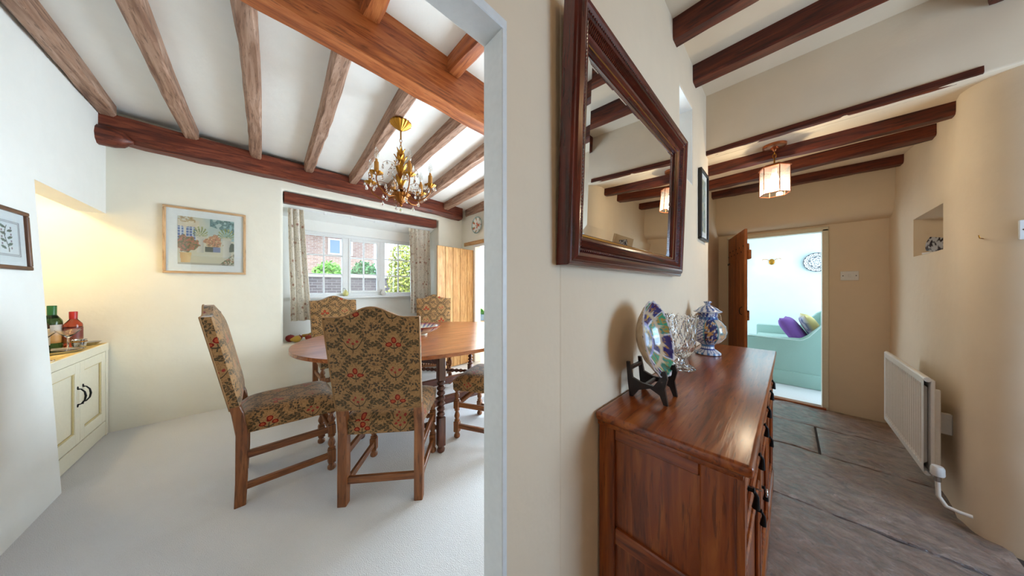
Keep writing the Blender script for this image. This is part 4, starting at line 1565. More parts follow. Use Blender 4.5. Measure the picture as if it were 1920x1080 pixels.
# ================================================================== HALL
# ---- oak sideboard
SX0, SX1, SY0, SY1 = .80, 2.36, .065, .435
sbd = thing('sideboard', 'polished oak sideboard with panelled end against the hall wall', 'sideboard', (0, 0, 0))
oz, ox_, oy = wood('oak', 'z'), wood('oak', 'x'), wood('oak', 'y')
bm = new_bm()
box(bm, SX0 + .03, SX1 - .03, SY0 + .035, SY1, .02, .775)
obj('carcass', bm, wood('darkoak', 'z'), sbd)
bm = new_bm(); box(bm, SX0 - .012, SX1 + .012, SY0 - .012, SY1, .792, .820, .010, 3)
obj('top', bm, ox_, sbd, smooth=50)
bm = new_bm(); box(bm, SX0 + .004, SX1 - .004, SY0 + .006, SY1, .772, .793, .006, 2)
obj('top_moulding', bm, ox_, sbd, smooth=50)
# near end: stiles, rails and two fielded panels
xe = SX0 + .012
for y0, y1 in ((SY0 + .02, SY0 + .092), (SY1 - .052, SY1)):
    bm = new_bm(); box(bm, xe, xe + .03, y0, y1, .0, .774, .003)
    obj('end_stile', bm, oz, sbd)
for z0, z1 in ((.735, .774), (.405, .455), (.06, .13)):
    bm = new_bm(); box(bm, xe + .002, xe + .03, SY0 + .092, SY1 - .052, z0, z1, .004)
    obj('end_rail', bm, oy, sbd)
for z0, z1 in ((.455, .735), (.13, .405)):
    bm = new_bm(); box(bm, xe + .014, xe + .03, SY0 + .092, SY1 - .052, z0, z1)
    obj('end_panel', bm, oz, sbd)
# front: three bays, a drawer over a door in each, raised mouldings and pulls
L = SX1 - SX0 - .06
for k in range(3):
    x0, x1 = SX0 + .03 + L * k / 3 + .018, SX0 + .03 + L * (k + 1) / 3 - .018
    bm = new_bm(); box(bm, x0 - .03, x0 - .004, SY0 + .004, SY0 + .05, .0, .774, .006, 2)
    obj('front_post', bm, oz, sbd, smooth=40)
    for nm, z0, z1 in (('drawer', .585, .755), ('door', .10, .555)):
        bm = new_bm(); box(bm, x0, x1, SY0 + .018, SY0 + .04, z0, z1, .004)
        d = obj(nm, bm, ox_ if nm == 'drawer' else oz, sbd)
        bm = new_bm()
        for i, (a, b, e, f) in enumerate(((x0 + .02, x1 - .02, z0 + .02, z0 + .036), (x0 + .02, x1 - .02, z1 - .036, z1 - .02), (x0 + .02, x0 + .036, z0 + .036, z1 - .036), (x1 - .036, x1 - .02, z0 + .036, z1 - .036))):
            box(bm, a, b, SY0 + .006, SY0 + .019, e, f, .004)
        obj('moulding', bm, oz, d)
        for xc in ((x0 + .12, x1 - .12) if nm == 'drawer' else ((x1 - .06) if k == 0 else (x0 + .06),)):
            zc_ = (z0 + z1) / 2 + (.0 if nm == 'drawer' else .12)
            bm = new_bm()
            lathe(bm, [(0, 0), (.022, 0), (.018, .004), (.006, .006), (.005, .016), (.009, .019), (0, .022)], 14, T(xc, SY0 + .018, zc_) @ Rx(PI / 2))
            tube(bm, [(xc - .001, SY0 + .0, zc_), (xc, SY0 - .006, zc_ - .012), (xc, SY0 - .004, zc_ - .045)], [.004, .005, .009], 8)
            obj('drop_handle', bm, IRON, d, smooth=50)
bm = new_bm(); box(bm, SX1 - .03, SX1 - .008, SY0 + .004, SY1, .0, .774, .006, 2)
obj('far_end', bm, oz, sbd, smooth=40)
bm = new_bm(); box(bm, SX0 + .006, SX1 - .006, SY0 + .0, SY0 + .036, .0, .075, .006, 2)
obj('plinth', bm, ox_, sbd, smooth=40)
key = thing('door_key', 'small steel key standing in the sideboard drawer lock', 'key', (1.0, SY0 + .018, .66))
bm = new_bm(); tube(bm, [(0, .004, 0), (0, -.032, 0)], .0022, 8)
obj('shaft', bm, SILVER, key, smooth=60)
bm = new_bm(); tube(bm, [(.009 * math.cos(a), -.042 + .0, .009 * math.sin(a)) for a in [2 * PI * i / 14 for i in range(14)]], .0022, 6, True)
obj('bow', bm, SILVER, key, smooth=60)

# ---- mirror, leaning forward at the top
MX0, MX1, MZ0, MZ1 = .585, 1.636, 1.283, 2.008
mw, mh = MX1 - MX0, MZ1 - MZ0
mir = thing('wall_mirror', 'large rectangular mirror in a dark mahogany frame on the hall wall', 'mirror', (MX0, .4385, MZ0))
mir.rotation_euler = (math.radians(2.1), 0, 0)
# local: x along, z up, y = 0 back, -y to the room
prof = [(0, 0), (0, .034), (.004, .040), (.012, .040), (.016, .046), (.026, .052), (.034, .050), (.040, .044), (.047, .044), (.050, .040), (.058, .030), (.070, .026), (.076, .030), (.082, .028), (.088, .020), (.094, .020), (.098, .014), (.098, .006), (.098, 0)]
FW = .098
MAHX, MAHZ = wood('mahogany', 'x'), wood('mahogany', 'z')


def corner(side, u, d):
    """two ends of a frame member at profile offset u, height d"""
    if side == 'b': return (u, -d, u), (mw - u, -d, u)
    if side == 't': return (u, -d, mh - u), (mw - u, -d, mh - u)
    if side == 'l': return (u, -d, u), (u, -d, mh - u)
    return (mw - u, -d, u), (mw - u, -d, mh - u)


for sd in 'btlr':
    bm = new_bm()
    A = [bm.verts.new(corner(sd, u, d)[0]) for u, d in prof]; B = [bm.verts.new(corner(sd, u, d)[1]) for u, d in prof]
    for i in range(len(prof) - 1): bm.faces.new((A[i], A[i + 1], B[i + 1], B[i]))
    bm.faces.new((A[0], B[0], B[-1], A[-1]))
    bm.faces.new(A); bm.faces.new(B[::-1])
    fs = obj('frame_side', bm, MAHX if sd in 'bt' else MAHZ, mir, smooth=25)
    # reeded cove and beaded outer edge
    bm = new_bm()
    Ln = (mw if sd in 'bt' else mh)
    n = int((Ln - .12) / .0085)
    for k in range(n):
        t = .06 + (Ln - .12) * (k + .5) / n
        p0 = (.0515, .040); p1 = (.071, .0275)
        if sd in 'bt':
            z = (lambda u: u) if sd == 'b' else (lambda u: mh - u)
            a, b = (t, -p0[1], z(p0[0])), (t, -p1[1], z(p1[0]))
        else:
            x = (lambda u: u) if sd == 'l' else (lambda u: mw - u)
            a, b = (x(p0[0]), -p0[1], t), (x(p1[0]), -p1[1], t)
        tube(bm, [a, b], .0028, 4)
    rd = obj('reeding', bm, MAHX, fs); rd['kind'] = 'stuff'
    bm = new_bm()
    n = int((Ln - .04) / .010)
    for k in range(n):
        t = .02 + (Ln - .04) * (k + .5) / n
        u, d = .043, .0445
        p = {'b': (t, -d, u), 't': (t, -d, mh - u), 'l': (u, -d, t), 'r': (mw - u, -d, t)}[sd]
        ellipsoid(bm, p, .0036, .0036, .0036, 6, 4)
    bd = obj('beading', bm, MAHX, fs, smooth=80); bd['kind'] = 'stuff'
    bm = new_bm()
    u0, u1, d = .0885, .0935, .0208
    pts = [corner(sd, u0, d)[0], corner(sd, u0, d)[1], corner(sd, u1, d)[1], corner(sd, u1, d)[0]]
    lo_ = [(p[0], p[1] + .001, p[2]) for p in pts]
    a = [bm.verts.new(p) for p in pts]; b = [bm.verts.new(p) for p in lo_]
    bm.faces.new(a); bm.faces.new(b[::-1])
    for i in range(4): bm.faces.new((a[i], b[i], b[(i + 1) % 4], a[(i + 1) % 4]))
    obj('gilt_slip', bm, GOLD, fs)
mm = NT('mirror_silver', 0.0, 1.0)
mm.color((.90, .91, .89, 1))
gi, go = FW - .002, FW + .032
bm = new_bm()
q = lambda u, d: [(u, -d, u), (mw - u, -d, u), (mw - u, -d, mh - u), (u, -d, mh - u)]
a = [bm.verts.new(p) for p in q(gi, .0095)]; b = [bm.verts.new(p) for p in q(go, .0125)]
bm.faces.new(b)
for i in range(4): bm.faces.new((a[i], a[(i + 1) % 4], b[(i + 1) % 4], b[i]))
z = [bm.verts.new(p) for p in q(gi, .004)]
bm.faces.new(z[::-1])
for i in range(4): bm.faces.new((z[i], z[(i + 1) % 4], a[(i + 1) % 4], a[i]))
obj('bevelled_glass', bm, mm.m, mir)

# ---- narrow picture beside the slot
def strip(u, v):
    if min(u, 1 - u) < .1 or min(v, 1 - v) < .05: return c(240, 240, 238)
    return c(120, 140, 130) if nz2(u, v, 9, 3) > .1 else (c(196, 190, 160) if nz2(u, v, 14, 5) > 0 else c(160, 176, 190))


p3 = framed('framed_print', 'narrow black framed picture on the hall wall beyond the mirror', .24, .50, .016, .022, 'darkframe', strip, 24, 40, .03)
p3.location = (2.34, .4385, 1.815)
for o in p3.children:
    if o.name.startswith('frame_side'): o.data.materials[0] = plain('ebonised_frame', c(30, 26, 26), .35)

# ---- plate on its stand, crystal vase, lidded jar
ZT = .8205
PXc, PYc = 1.052, .356
st = thing('plate_stand', 'dark folding wooden stand holding the painted dish', 'stand', (PXc, PYc, ZT), 0)
DK = plain('ebony_wood', c(34, 20, 18), .35, 0, .1)
for s in (-1, 1):
    bm = new_bm()
    # leg outline in (y,z): hooked lip at the front, curved foot, tall rear strut
    out = [(-.075, 0), (-.062, 0), (-.050, .030), (-.020, .045), (.020, .030), (.040, 0), (.052, 0), (.058, .05), (.064, .125), (.053, .125), (.042, .070), (.010, .058), (-.030, .056), (-.046, .080), (-.056, .112), (-.068, .116), (-.074, .090), (-.066, .055), (-.070, .03)]
    prism(bm, out, lambda u, v, d: (d, u, v), s * .055 - .006, s * .055 + .006)
    obj('leg', bm, DK, st)
for y, z in ((.0, .048), (.055, .10)):
    bm = new_bm(); box(bm, -.058, .058, y - .006, y + .006, z - .007, z + .007, .002)
    obj('crossbar', bm, DK, st)
bm = new_bm()
R = .138
pr = [(0, .0), (R * .42, .0), (R * .46, -.004), (R * .52, .0), (R * .72, .016), (R * .96, .046), (R, .054), (R * .985, .057), (R * .88, .042), (R * .70, .022), (R * .5, .009), (R * .25, .007), (0, .007)]
fp = finelathe(pr, 1, 5)
seg = 144
lathe(bm, [(r, z_) for r, z_ in fp], seg)
for v in bm.verts:
    r = math.hypot(v.co.x, v.co.y)
    if r > R * .7:
        a_ = math.atan2(v.co.y, v.co.x)
        f = 1 + .022 * math.cos(a_ * 18) * (r / R - .7) / .3
        v.co.x *= f; v.co.y *= f
dsh = obj('painted_dish', bm, CERAMIC, None, 60)


def majolica(p):
    r = math.hypot(p.x, p.y) / R; a_ = math.atan2(p.y, p.x)
    inner = p.z > .0055 + max(0, (r - .5)) * .02 and not (p.z < .05 * max(0, (r - .42) / .58) + .002)
    # outer face of the dish is plain buff
    zin = .007 if r < .5 else .009 + (r - .5) / .485 * .048
    if p.z < zin - .006 and r > .3 or p.z < .002: return c(214, 190, 160)
    if r > .96: return c(236, 230, 236)
    if r < .17: return c(196, 214, 236)
    if r < .40: return c(196, 158, 70) if nz2(p.x, p.y, 90, 1) > -.05 else c(120, 112, 90)
    if r < .46: return c(150, 150, 206)
    k = int(((a_ + PI) / (2 * PI) * 8)) % 8
    fa = ((a_ + PI) / (2 * PI) * 8) % 1
    if min(fa, 1 - fa) < .035 / r: return c(224, 222, 232)
    n_ = nz2(p.x, p.y, 60, k + 2)
    if k % 2:
        if math.hypot(fa - .5, (r - .66) * 1.6) < .16 + .07 * math.sin(5 * math.atan2(r - .66, fa - .5)): return c(216, 168, 60)
        return c(170, 120, 60) if abs(n_) < .06 else c(38, 30, 104)
    return c(184, 146, 70) if abs(n_) < .09 else (c(44, 130, 116) if n_ > 0 else c(64, 158, 120))


paint(dsh, majolica)
# face towards -y and slightly up, resting on the stand's lips
dsh.rotation_euler = (math.radians(90 - 12), 0, math.radians(0))
dsh.location = (PXc, PYc + .022, ZT + .068 + R * .985)
tag(dsh, 'scalloped majolica dish in blue, green and gold propped on a black stand', 'dish')

# cut crystal vase
vs_ = thing('crystal_vase', 'footed cut crystal vase with a serrated rim on the sideboard', 'vase', (1.515, .368, ZT))
bm = new_bm()
ft = [(0, .004), (.040, .003), (.055, .0), (.058, .006), (.050, .014), (.025, .024), (.014, .036), (.014, .05), (.02, .058), (0, .06)]
lathe(bm, ft, 48, None, 8, .05)
obj('foot', bm, CUT, vs_, smooth=30)
bm = new_bm()
N = 64
outer = [(.016, .056), (.034, .066), (.050, .085), (.058, .115), (.061, .16), (.065, .21), (.070, .25), (.072, .262)]
inner = [(.068, .261), (.061, .215), (.057, .16), (.052, .115), (.042, .09), (0, .078)]
rings = []
outer = finelathe(outer, 1, 3)
NJ = len(outer) - 1
for j, (r, z_) in enumerate(outer):
    ring = []
    for i in range(N):
        a_ = 2 * PI * i / N
        rr = r
        if 1 < j < NJ - 1:
            rr = r + (.0017 if (i + j) % 8 == 0 or (i - j) % 8 == 0 else -.0006)
        zz = z_ + (.006 * (1 if (i % 4) < 2 else -1) if j == NJ else 0)
        ring.append(bm.verts.new((rr * math.cos(a_), rr * math.sin(a_), zz)))
    rings.append(ring)
for r, z_ in inner[:-1]:
    rings.append([bm.verts.new((r * math.cos(2 * PI * i / N), r * math.sin(2 * PI * i / N), z_ + (.006 * (1 if (i % 4) < 2 else -1) if z_ > .26 else 0))) for i in range(N)])
for A, B in zip(rings, rings[1:]):
    for i in range(N):
        j = (i + 1) % N
        if (i % 2): bm.faces.new((A[i], A[j], B[j])); bm.faces.new((A[i], B[j], B[i]))
        else: bm.faces.new((A[i], A[j], B[i])); bm.faces.new((A[j], B[j], B[i]))
bm.faces.new(rings[0][::-1]); bm.faces.new(rings[-1])
obj('bowl', bm, CRYSTAL, vs_)

# lidded maiolica jar
jr = thing('lidded_jar', 'blue and white lidded jar with rope handles on the sideboard', 'jar', (1.967, .340, ZT), math.radians(58))
bm = new_bm()
pr = [(0, .004), (.058, .0), (.066, .003), (.066, .010), (.050, .022), (.034, .034), (.032, .05), (.036, .060), (.062, .075), (.084, .105), (.090, .140), (.084, .172), (.066, .198), (.052, .212), (.048, .225), (.050, .244), (.056, .252), (.050, .252), (0, .252)]
fp = finelathe(pr, 1, 4)
lathe(bm, fp, 96)
for v in bm.verts:
    if .06 < v.co.z < .21:
        a_ = math.atan2(v.co.y, v.co.x)
        f = 1 + .05 * abs(math.cos(a_ * 4)) * math.sin(PI * (v.co.z - .06) / .15)
        v.co.x *= f; v.co.y *= f
body = obj('body', bm, CERAMIC, jr, smooth=60)


def jarcol(p):
    a_ = math.atan2(p.y, p.x); z_ = p.z
    W_, B1, B2 = c(226, 224, 228), c(42, 62, 140), c(86, 130, 178)
    n_ = nz2(a_ * .08, z_, 90, 4)
    if z_ < .014: return B2 if math.sin(a_ * 14) > .2 else W_
    if z_ < .05: return B1 if .03 < z_ < .036 or math.sin(a_ * 20) > .75 else W_
    if z_ < .062: return B2
    if z_ < .21:
        s = (a_ + .25) % (2 * PI)
        k = int(s / (PI / 4)) % 8
        fa = (s / (PI / 4)) % 1
        if min(fa, 1 - fa) < .06: return c(70, 140, 150)
        if k % 4 == 0:
            if math.hypot((fa - .5) * .9, (z_ - .14) / .13) < .36: return c(222, 176, 130) if n_ > -.2 else c(120, 150, 150)
            return c(216, 198, 178)
        if k % 2: return c(206, 150, 80) if n_ > .25 else (c(206, 206, 214) if abs(n_) < .06 else c(34, 40, 92))
        return B1 if abs((z_ * 60 + abs(fa - .5) * 3) % 1 - .5) < .2 else W_
    if z_ < .226: return B1 if math.sin(a_ * 16) > 0 else B2
    return W_ if n_ > 0 else B1


paint(body, jarcol)
bm = new_bm()
pr = [(0, .250), (.054, .250), (.070, .254), (.071, .259), (.058, .266), (.046, .278), (.026, .290), (.014, .296), (.012, .304), (.020, .312), (.020, .318), (0, .322)]
lathe(bm, finelathe(pr, 1, 3), 64)
lid = obj('lid', bm, CERAMIC, jr, smooth=50)
paint(lid, lambda p: c(52, 84, 150) if (math.sin(math.atan2(p.y, p.x) * 12 + p.z * 90) > .1 and p.z > .258) else c(220, 222, 230))
for s in (math.radians(86), math.radians(266)):
    bm = new_bm()
    ca, sa = math.cos(s), math.sin(s)
    pts = [(.052, .240), (.072, .244), (.084, .232), (.088, .21), (.086, .185), (.088, .165)]
    for w in (0, PI):
        q_ = []
        for i in range(31):
            t = i / 30 * (len(pts) - 1); k = min(int(t), len(pts) - 2); f = t - k
            r = pts[k][0] + (pts[k + 1][0] - pts[k][0]) * f; z_ = pts[k][1] + (pts[k + 1][1] - pts[k][1]) * f
            ph = i * .9 + w
            q_.append(((r + .003 * math.cos(ph)) * ca - .003 * math.sin(ph) * sa, (r + .003 * math.cos(ph)) * sa + .003 * math.sin(ph) * ca, z_ + .002 * math.sin(ph)))
        tube(bm, q_, .0042, 6)
    obj('rope_handle', bm, plain('rope_glaze', c(176, 132, 84), .25, coat=.5), jr, smooth=70)

# ---- lantern
LPANE = thin_glass('lantern_glass')
_t = LPANE.node_tree
_mx = _t.nodes['Mix Shader']
_tl = _t.nodes.new('ShaderNodeBsdfTranslucent'); _tl.inputs[0].default_value = (.95, .95, .92, 1)
_m2 = _t.nodes.new('ShaderNodeMixShader'); _m2.inputs[0].default_value = .10
_t.links.new(_mx.outputs[0], _m2.inputs[1]); _t.links.new(_tl.outputs[0], _m2.inputs[2]); _t.links.new(_m2.outputs[0], _t.nodes['Material Output'].inputs[0])
LXc, LYc = 2.655, .07
lan = thing('ceiling_lantern', 'hexagonal glass hall lantern hanging on a chain from the low ceiling', 'lantern', (LXc, LYc, 0))
COP = plain('copper', c(184, 108, 66), .3, .9, .05)
bm = new_bm(); lathe(bm, [(0, 2.219), (.045, 2.219), (.062, 2.223), (.064, 2.239), (0, 2.244)], 32)
obj('ceiling_rose', bm, COP, lan, smooth=40)
bm = new_bm(); lathe(bm, [(0, 2.196), (.008, 2.198), (.012, 2.208), (.022, 2.213), (.022, 2.219), (0, 2.219)], 18)
obj('finial', bm, COP, lan, smooth=50)
for k in range(2):
    bm = new_bm(); tube(bm, [(.009 * math.cos(a_), 0, .017 * math.sin(a_)) for a_ in [2 * PI * i / 14 for i in range(14)]], .0022, 6, True)
    o = obj('chain_link', bm, BRASS, lan, smooth=60, loc=(0, 0, 2.188 - .024 * k)); o.rotation_euler = (0, 0, k * PI / 2)
HR, Z0, Z1 = .080, 1.888, 2.072
hexp = lambda r, z_: [(r * math.cos(PI / 3 * k + .35), r * math.sin(PI / 3 * k + .35), z_) for k in range(6)]
bm = new_bm()
sweep(bm, [hexp(HR + .008, Z1), hexp(HR + .008, Z1 + .006), hexp(HR - .012, Z1 + .020), hexp(HR - .025, Z1 + .022)])
obj('cap', bm, COP, lan)
bm = new_bm()
tube(bm, [(-.058, 0, Z1 + .016), (-.05, 0, Z1 + .045), (-.025, 0, Z1 + .068), (0, 0, Z1 + .078), (.025, 0, Z1 + .068), (.05, 0, Z1 + .045), (.058, 0, Z1 + .016)], .0035, 8)
obj('bail', bm, BRASS, lan, smooth=60)
A6, B6 = hexp(HR, Z0), hexp(HR, Z1)
for k in range(6):
    bm = new_bm(); tube(bm, [A6[k], B6[k]], .0026, 6)
    obj('corner_bar', bm, COP, lan, smooth=60)
    bm = new_bm(); tube(bm, [A6[k], A6[(k + 1) % 6]], .003, 6)
    obj('bottom_bar', bm, COP, lan, smooth=60)
    bm = new_bm()
    a_ = [bm.verts.new(p) for p in (A6[k], A6[(k + 1) % 6], B6[(k + 1) % 6], B6[k])]
    bm.faces.new(a_)
    r = bmesh.ops.solidify(bm, geom=bm.faces[:], thickness=.003)
    obj('pane', bm, LPANE, lan)
bm = new_bm(); lathe(bm, [(0, Z1 + .0), (.014, Z1), (.014, Z1 - .035), (0, Z1 - .035)], 14)
obj('lamp_holder', bm, WPLAST, lan, smooth=40)
bm = new_bm(); lathe(bm, [(0, Z1 - .035), (.012, Z1 - .037), (.020, Z1 - .06), (.024, Z1 - .08), (.018, Z1 - .105), (0, Z1 - .125)], 18)
obj('bulb', bm, glow('lantern_bulb', (1, .86, .62, 1), 22), lan, smooth=70)
ld = bpy.data.lights.new('lantern_lamp', 'POINT'); ld.energy = 7; ld.color = (1, .84, .60); ld.shadow_soft_size = .02
lo = bpy.data.objects.new('lantern_lamp', ld); COL.objects.link(lo); lo.parent = lan; lo.location = (0, 0, Z1 - .155)

# ---- hall ceiling lamp behind the viewer (warms the upper walls)
hl = thing('ceiling_lamp', 'opal glass bowl lamp under the hall ceiling behind the viewer', 'lamp', (.55, -1.15, 2.70))
bm = new_bm(); lathe(bm, [(0, 0), (.07, 0), (.07, -.02), (.02, -.03), (0, -.03)], 24)
obj('ceiling_rose', bm, BRASS, hl, smooth=40)
bm = new_bm(); lathe(bm, [(.03, -.025), (.13, -.035), (.135, -.05), (.10, -.09), (.04, -.11), (0, -.112)], 28)
obj('shade', bm, glow('opal_shade', (1, .80, .52, 1), 3.0), hl, smooth=60)
ld = bpy.data.lights.new('hall_lamp', 'POINT'); ld.energy = 5; ld.color = (1, .68, .36); ld.shadow_soft_size = .08
lo = bpy.data.objects.new('hall_lamp', ld); COL.objects.link(lo); lo.parent = hl; lo.location = (0, 0, -.2)

# ---- sitting room door
d4 = plank_door('door_2', 'brown pine plank door standing open into the passage', .70, 1.80, 5, 'doorpine', True)
d4.location = (4.095, .492, 0)
ang = math.atan2(-.205, -.67)
d4.rotation_euler = (0, 0, ang)
for z_ in (.32, 1.50):
    bm = new_bm(); box(bm, -.012, .09, -.016, -.012, z_ - .012, z_ + .012, .001)
    obj('hinge', bm, IRON, d4)
bm = new_bm(); box(bm, .66, .735, .012, .034, 1.50, 1.59, .006)
obj('end_block', bm, wood('doorpine', 'x'), d4)
bm = new_bm(); box(bm, .600, .715, .013, .019, .985, 1.0, .001)
obj('latch', bm, IRON, d4)
bm = new_bm(); tube(bm, [(.62, -.012, 1.03), (.62, -.03, 1.02), (.62, -.034, .99), (.62, -.03, .96), (.62, -.012, .95)], .004, 6)
obj('pull', bm, IRON, d4, smooth=60)

# ---- radiator
rd = thing('radiator', 'cream ribbed panel radiator on the right passage wall', 'radiator', (0, 0, 0))
RX0, RX1, RY, RZ0, RZ1 = 2.655, 3.53, -.515, .20, .715
bm = new_bm()
n = 21
F = []
prof_x = []
m = .035
xs = [RX0, RX0 + m]
w_ = (RX1 - RX0 - 2 * m) / n
pts = [(RX0, 0)]
for k in range(n):
    a0 = RX0 + m + k * w_
    pts += [(a0, 0), (a0 + w_ * .22, .020), (a0 + w_ * .58, .020), (a0 + w_ * .84, 0)]
pts += [(RX1, 0)]
zl = [RZ0 + .03, RZ0 + .05, RZ1 - .05, RZ1 - .03]
G = [[bm.verts.new((x, RY - .0 + (-d_ if 0 < j < 3 else 0), z_)) for x, d_ in pts] for j, z_ in enumerate(zl)]
bt = [bm.verts.new((x, RY, RZ0)) for x, _ in pts]; tp = [bm.verts.new((x, RY, RZ1)) for x, _ in pts]
rows_ = [bt] + G + [tp]
for A, B in zip(rows_, rows_[1:]):
    for i in range(len(pts) - 1): bm.faces.new((A[i], A[i + 1], B[i + 1], B[i]))
obj('front_panel', bm, RADP, rd, smooth=25)
bm = new_bm(); box(bm, RX0, RX1, RY - .036, RY - .022, RZ0, RZ1, .003)
obj('panel_back', bm, RADP, rd)
bm = new_bm(); tube(bm, [(RX0, RY - .012, RZ1), (RX1, RY - .012, RZ1)], .013, 10)
obj('top_seam', bm, RADP, rd, smooth=60)
bm = new_bm(); tube(bm, [(RX0, RY - .012, RZ0), (RX1, RY - .012, RZ0)], .012, 10)
obj('bottom_seam', bm, RADP, rd, smooth=60)
for k in range(2):
    bm = new_bm(); box(bm, RX0 + .12 + k * .6, RX0 + .145 + k * .6, -.628, RY - .028, RZ0 + .20, RZ1 - .20, .003)
    obj('bracket', bm, RADP, rd)
bm = new_bm(); box(bm, RX0 + .015, RX0 + .028, RY - .055, RY - .028, RZ0 + .03, RZ1 - .05, .003)
obj('side_strip', bm, RADP, rd)
bm = new_bm()
lathe(bm, [(0, 0), (.02, 0), (.023, .006), (.022, .04), (.018, .05), (0, .052)], 18, T(RX0 - .055, RY - .03, RZ0 + .025))
vl = obj('valve_head', bm, WPLAST, rd, smooth=40)
bm = new_bm()
lathe(bm, [(0, -.03), (.011, -.03), (.012, 0), (0, 0)], 14, T(RX0 - .055, RY - .03, RZ0 + .025))
tube(bm, [(RX0 - .055, RY - .03, RZ0 + .01), (RX0 + .01, RY - .018, RZ0 + .01)], .009, 10)
obj('valve_body', bm, plain('chrome', c(190, 190, 188), .2, 1.), vl, smooth=50)
bm = new_bm()
tube(bm, [(RX0 - .055, RY - .03, RZ0), (RX0 - .057, RY - .032, .12), (RX0 - .075, RY - .05, .085), (RX0 - .085, -.60, .08), (RX0 - .09, -.632, .08)], .0085, 10)
obj('pipe', bm, RADP, rd, smooth=60)

# ---- switches
def switch(label, loc, rz, w, h, parent=None):
    t = thing('light_switch', label, 'switch', loc, rz)
    bm = new_bm(); box(bm, -w / 2, w / 2, -.009, 0, -h / 2, h / 2, .002)
    obj('plate', bm, WPLAST, t)
    bm = new_bm(); box(bm, -.008, .008, -.0125, -.008, -.013, .013, .002)
    obj('rocker', bm, WPLAST, t)
    for s in (-1, 1):
        bm = new_bm(); lathe(bm, [(0, 0), (.0042, 0), (.0035, .0012), (0, .0015)], 10, T(s * w * .36, -.009, 0) @ Rx(PI / 2))
        obj('screw', bm, plain('screw_dark', c(60, 58, 56), .4, .6), t)
    return t


switch('white light switch on the near right wall', (2.500, -.765, 1.484), -PI / 2, .088, .088)
switch('white light switch beside the sitting room doorway', (4.1195, -.405, 1.338), -PI / 2, .110, .088)

# ---- niche ornament
no = thing('tile_fragment', 'small black and white patterned pottery piece in the wall niche', 'ornament', (3.45, -.715, 1.4625), .55)
bm = new_bm()
nx = 24
g = [[bm.verts.new((-.055 + .11 * i / nx, -.0 + .012 * math.sin(j / 12 * PI), .10 * j / 12)) for j in range(13)] for i in range(nx + 1)]
for i in range(nx):
    for j in range(12): bm.faces.new((g[i][j], g[i + 1][j], g[i + 1][j + 1], g[i][j + 1]))
bmesh.ops.solidify(bm, geom=bm.faces[:], thickness=.02)
o = obj('body', bm, CERAMIC, no, smooth=40)
o.rotation_euler = (0, math.radians(-14), 0)
o.location = (0, 0, .0135)
paint(o, lambda p: c(60, 52, 60) if nz2(p.x, p.z, 60, 2) > .05 else c(226, 226, 228))
bm = new_bm(); box(bm, -.05, .05, -.012, .028, 0, .014, .003)
obj('base', bm, WPLAST, no)

# ================================================================== SITTING ROOM
MINT = carpet_mat('sofa_mint_fabric', c(178, 210, 198))
sf = thing('sofa', 'mint green fabric sofa with a sloping arm beyond the doorway', 'sofa', (0, 0, 0))
armp = [(.39, .07), (.39, .575), (.375, .588), (-.09, .578), (-.12, .588), (-.17, .63), (-.30, .82), (-.36, .865), (-.52, .88), (-.56, .86), (-.58, .07)]
for x in (4.76, 6.30):
    bm = new_bm(); prism(bm, armp, lambda u, v, d: (d, u, v), x, x + .13, .014)
    obj('arm', bm, MINT, sf, smooth=50)
bm = new_bm(); box(bm, 4.745, 4.77, -.575, .385, .015, .185, .006, 2); box(bm, 4.77, 6.42, .36, .385, .015, .185, .006, 2)
obj('skirt', bm, MINT, sf, smooth=50)
bm = new_bm(); tube(bm, [(4.757, y, z_) for y, z_ in armp[1:9]], .006, 6)
obj('arm_piping', bm, plain('mint_piping', c(214, 234, 226), .8), sf, smooth=70)
bm = new_bm(); box(bm, 4.88, 6.31, -.56, .37, .05, .33, .02, 3)
obj('base', bm, MINT, sf, smooth=50)
bm = new_bm(); box(bm, 4.88, 6.31, -.58, -.34, .30, .86, .05, 4)
obj('back', bm, MINT, sf, smooth=50)
for k in range(2):
    bm = new_bm(); box(bm, 4.895 + k * .70, 5.59 + k * .70, -.34, .375, .325, .455, .04, 4)
    obj('seat_cushion', bm, MINT, sf, smooth=50)


def pillow(name, label, loc, rot, s, th, mat, fn=None, cat='cushion'):
    bm = new_bm()
    n = 16
    def P_(u, v, sg):
        e = (1 - u ** 4) * (1 - v ** 4)
        pin = 1 - .10 * (1 - max(abs(u), abs(v)) ** 3) * 0
        k = 1 - .09 * (1 - abs(v)) * (abs(u) ** 3) ; k2 = 1 - .09 * (1 - abs(u)) * (abs(v) ** 3)
        return (u * s / 2 * k, sg * th / 2 * e ** .55, v * s / 2 * k2)
    for sg in (-1, 1):
        g = [[bm.verts.new(P_(-1 + 2 * i / n, -1 + 2 * j / n, sg)) for j in range(n + 1)] for i in range(n + 1)]
        for i in range(n):
            for j in range(n): bm.faces.new((g[i][j], g[i + 1][j], g[i + 1][j + 1], g[i][j + 1]))
    bmesh.ops.remove_doubles(bm, verts=bm.verts[:], dist=1e-4)
    o = obj(name, bm, mat, None, 70, loc)
    o.rotation_euler = rot
    if fn: paint(o, fn)
    return tag(o, label, cat, 'cushions on the mint sofa')


PURP = plain('purple_cotton', c(136, 88, 168), .85, 0, .3, 200)
pillow('scatter_cushion', 'plain purple cushion on the mint sofa', (5.13, -.045, .655), (math.radians(-32), 0, math.radians(-8)), .40, .15, PURP)


def floral(p):
    if p.y < .0: return c(236, 236, 238) if nz2(p.x, p.z, 12, 1) < .15 else (c(120, 130, 170) if nz2(p.x, p.z, 24, 2) > 0 else c(196, 190, 200))
    return c(206, 186, 120)


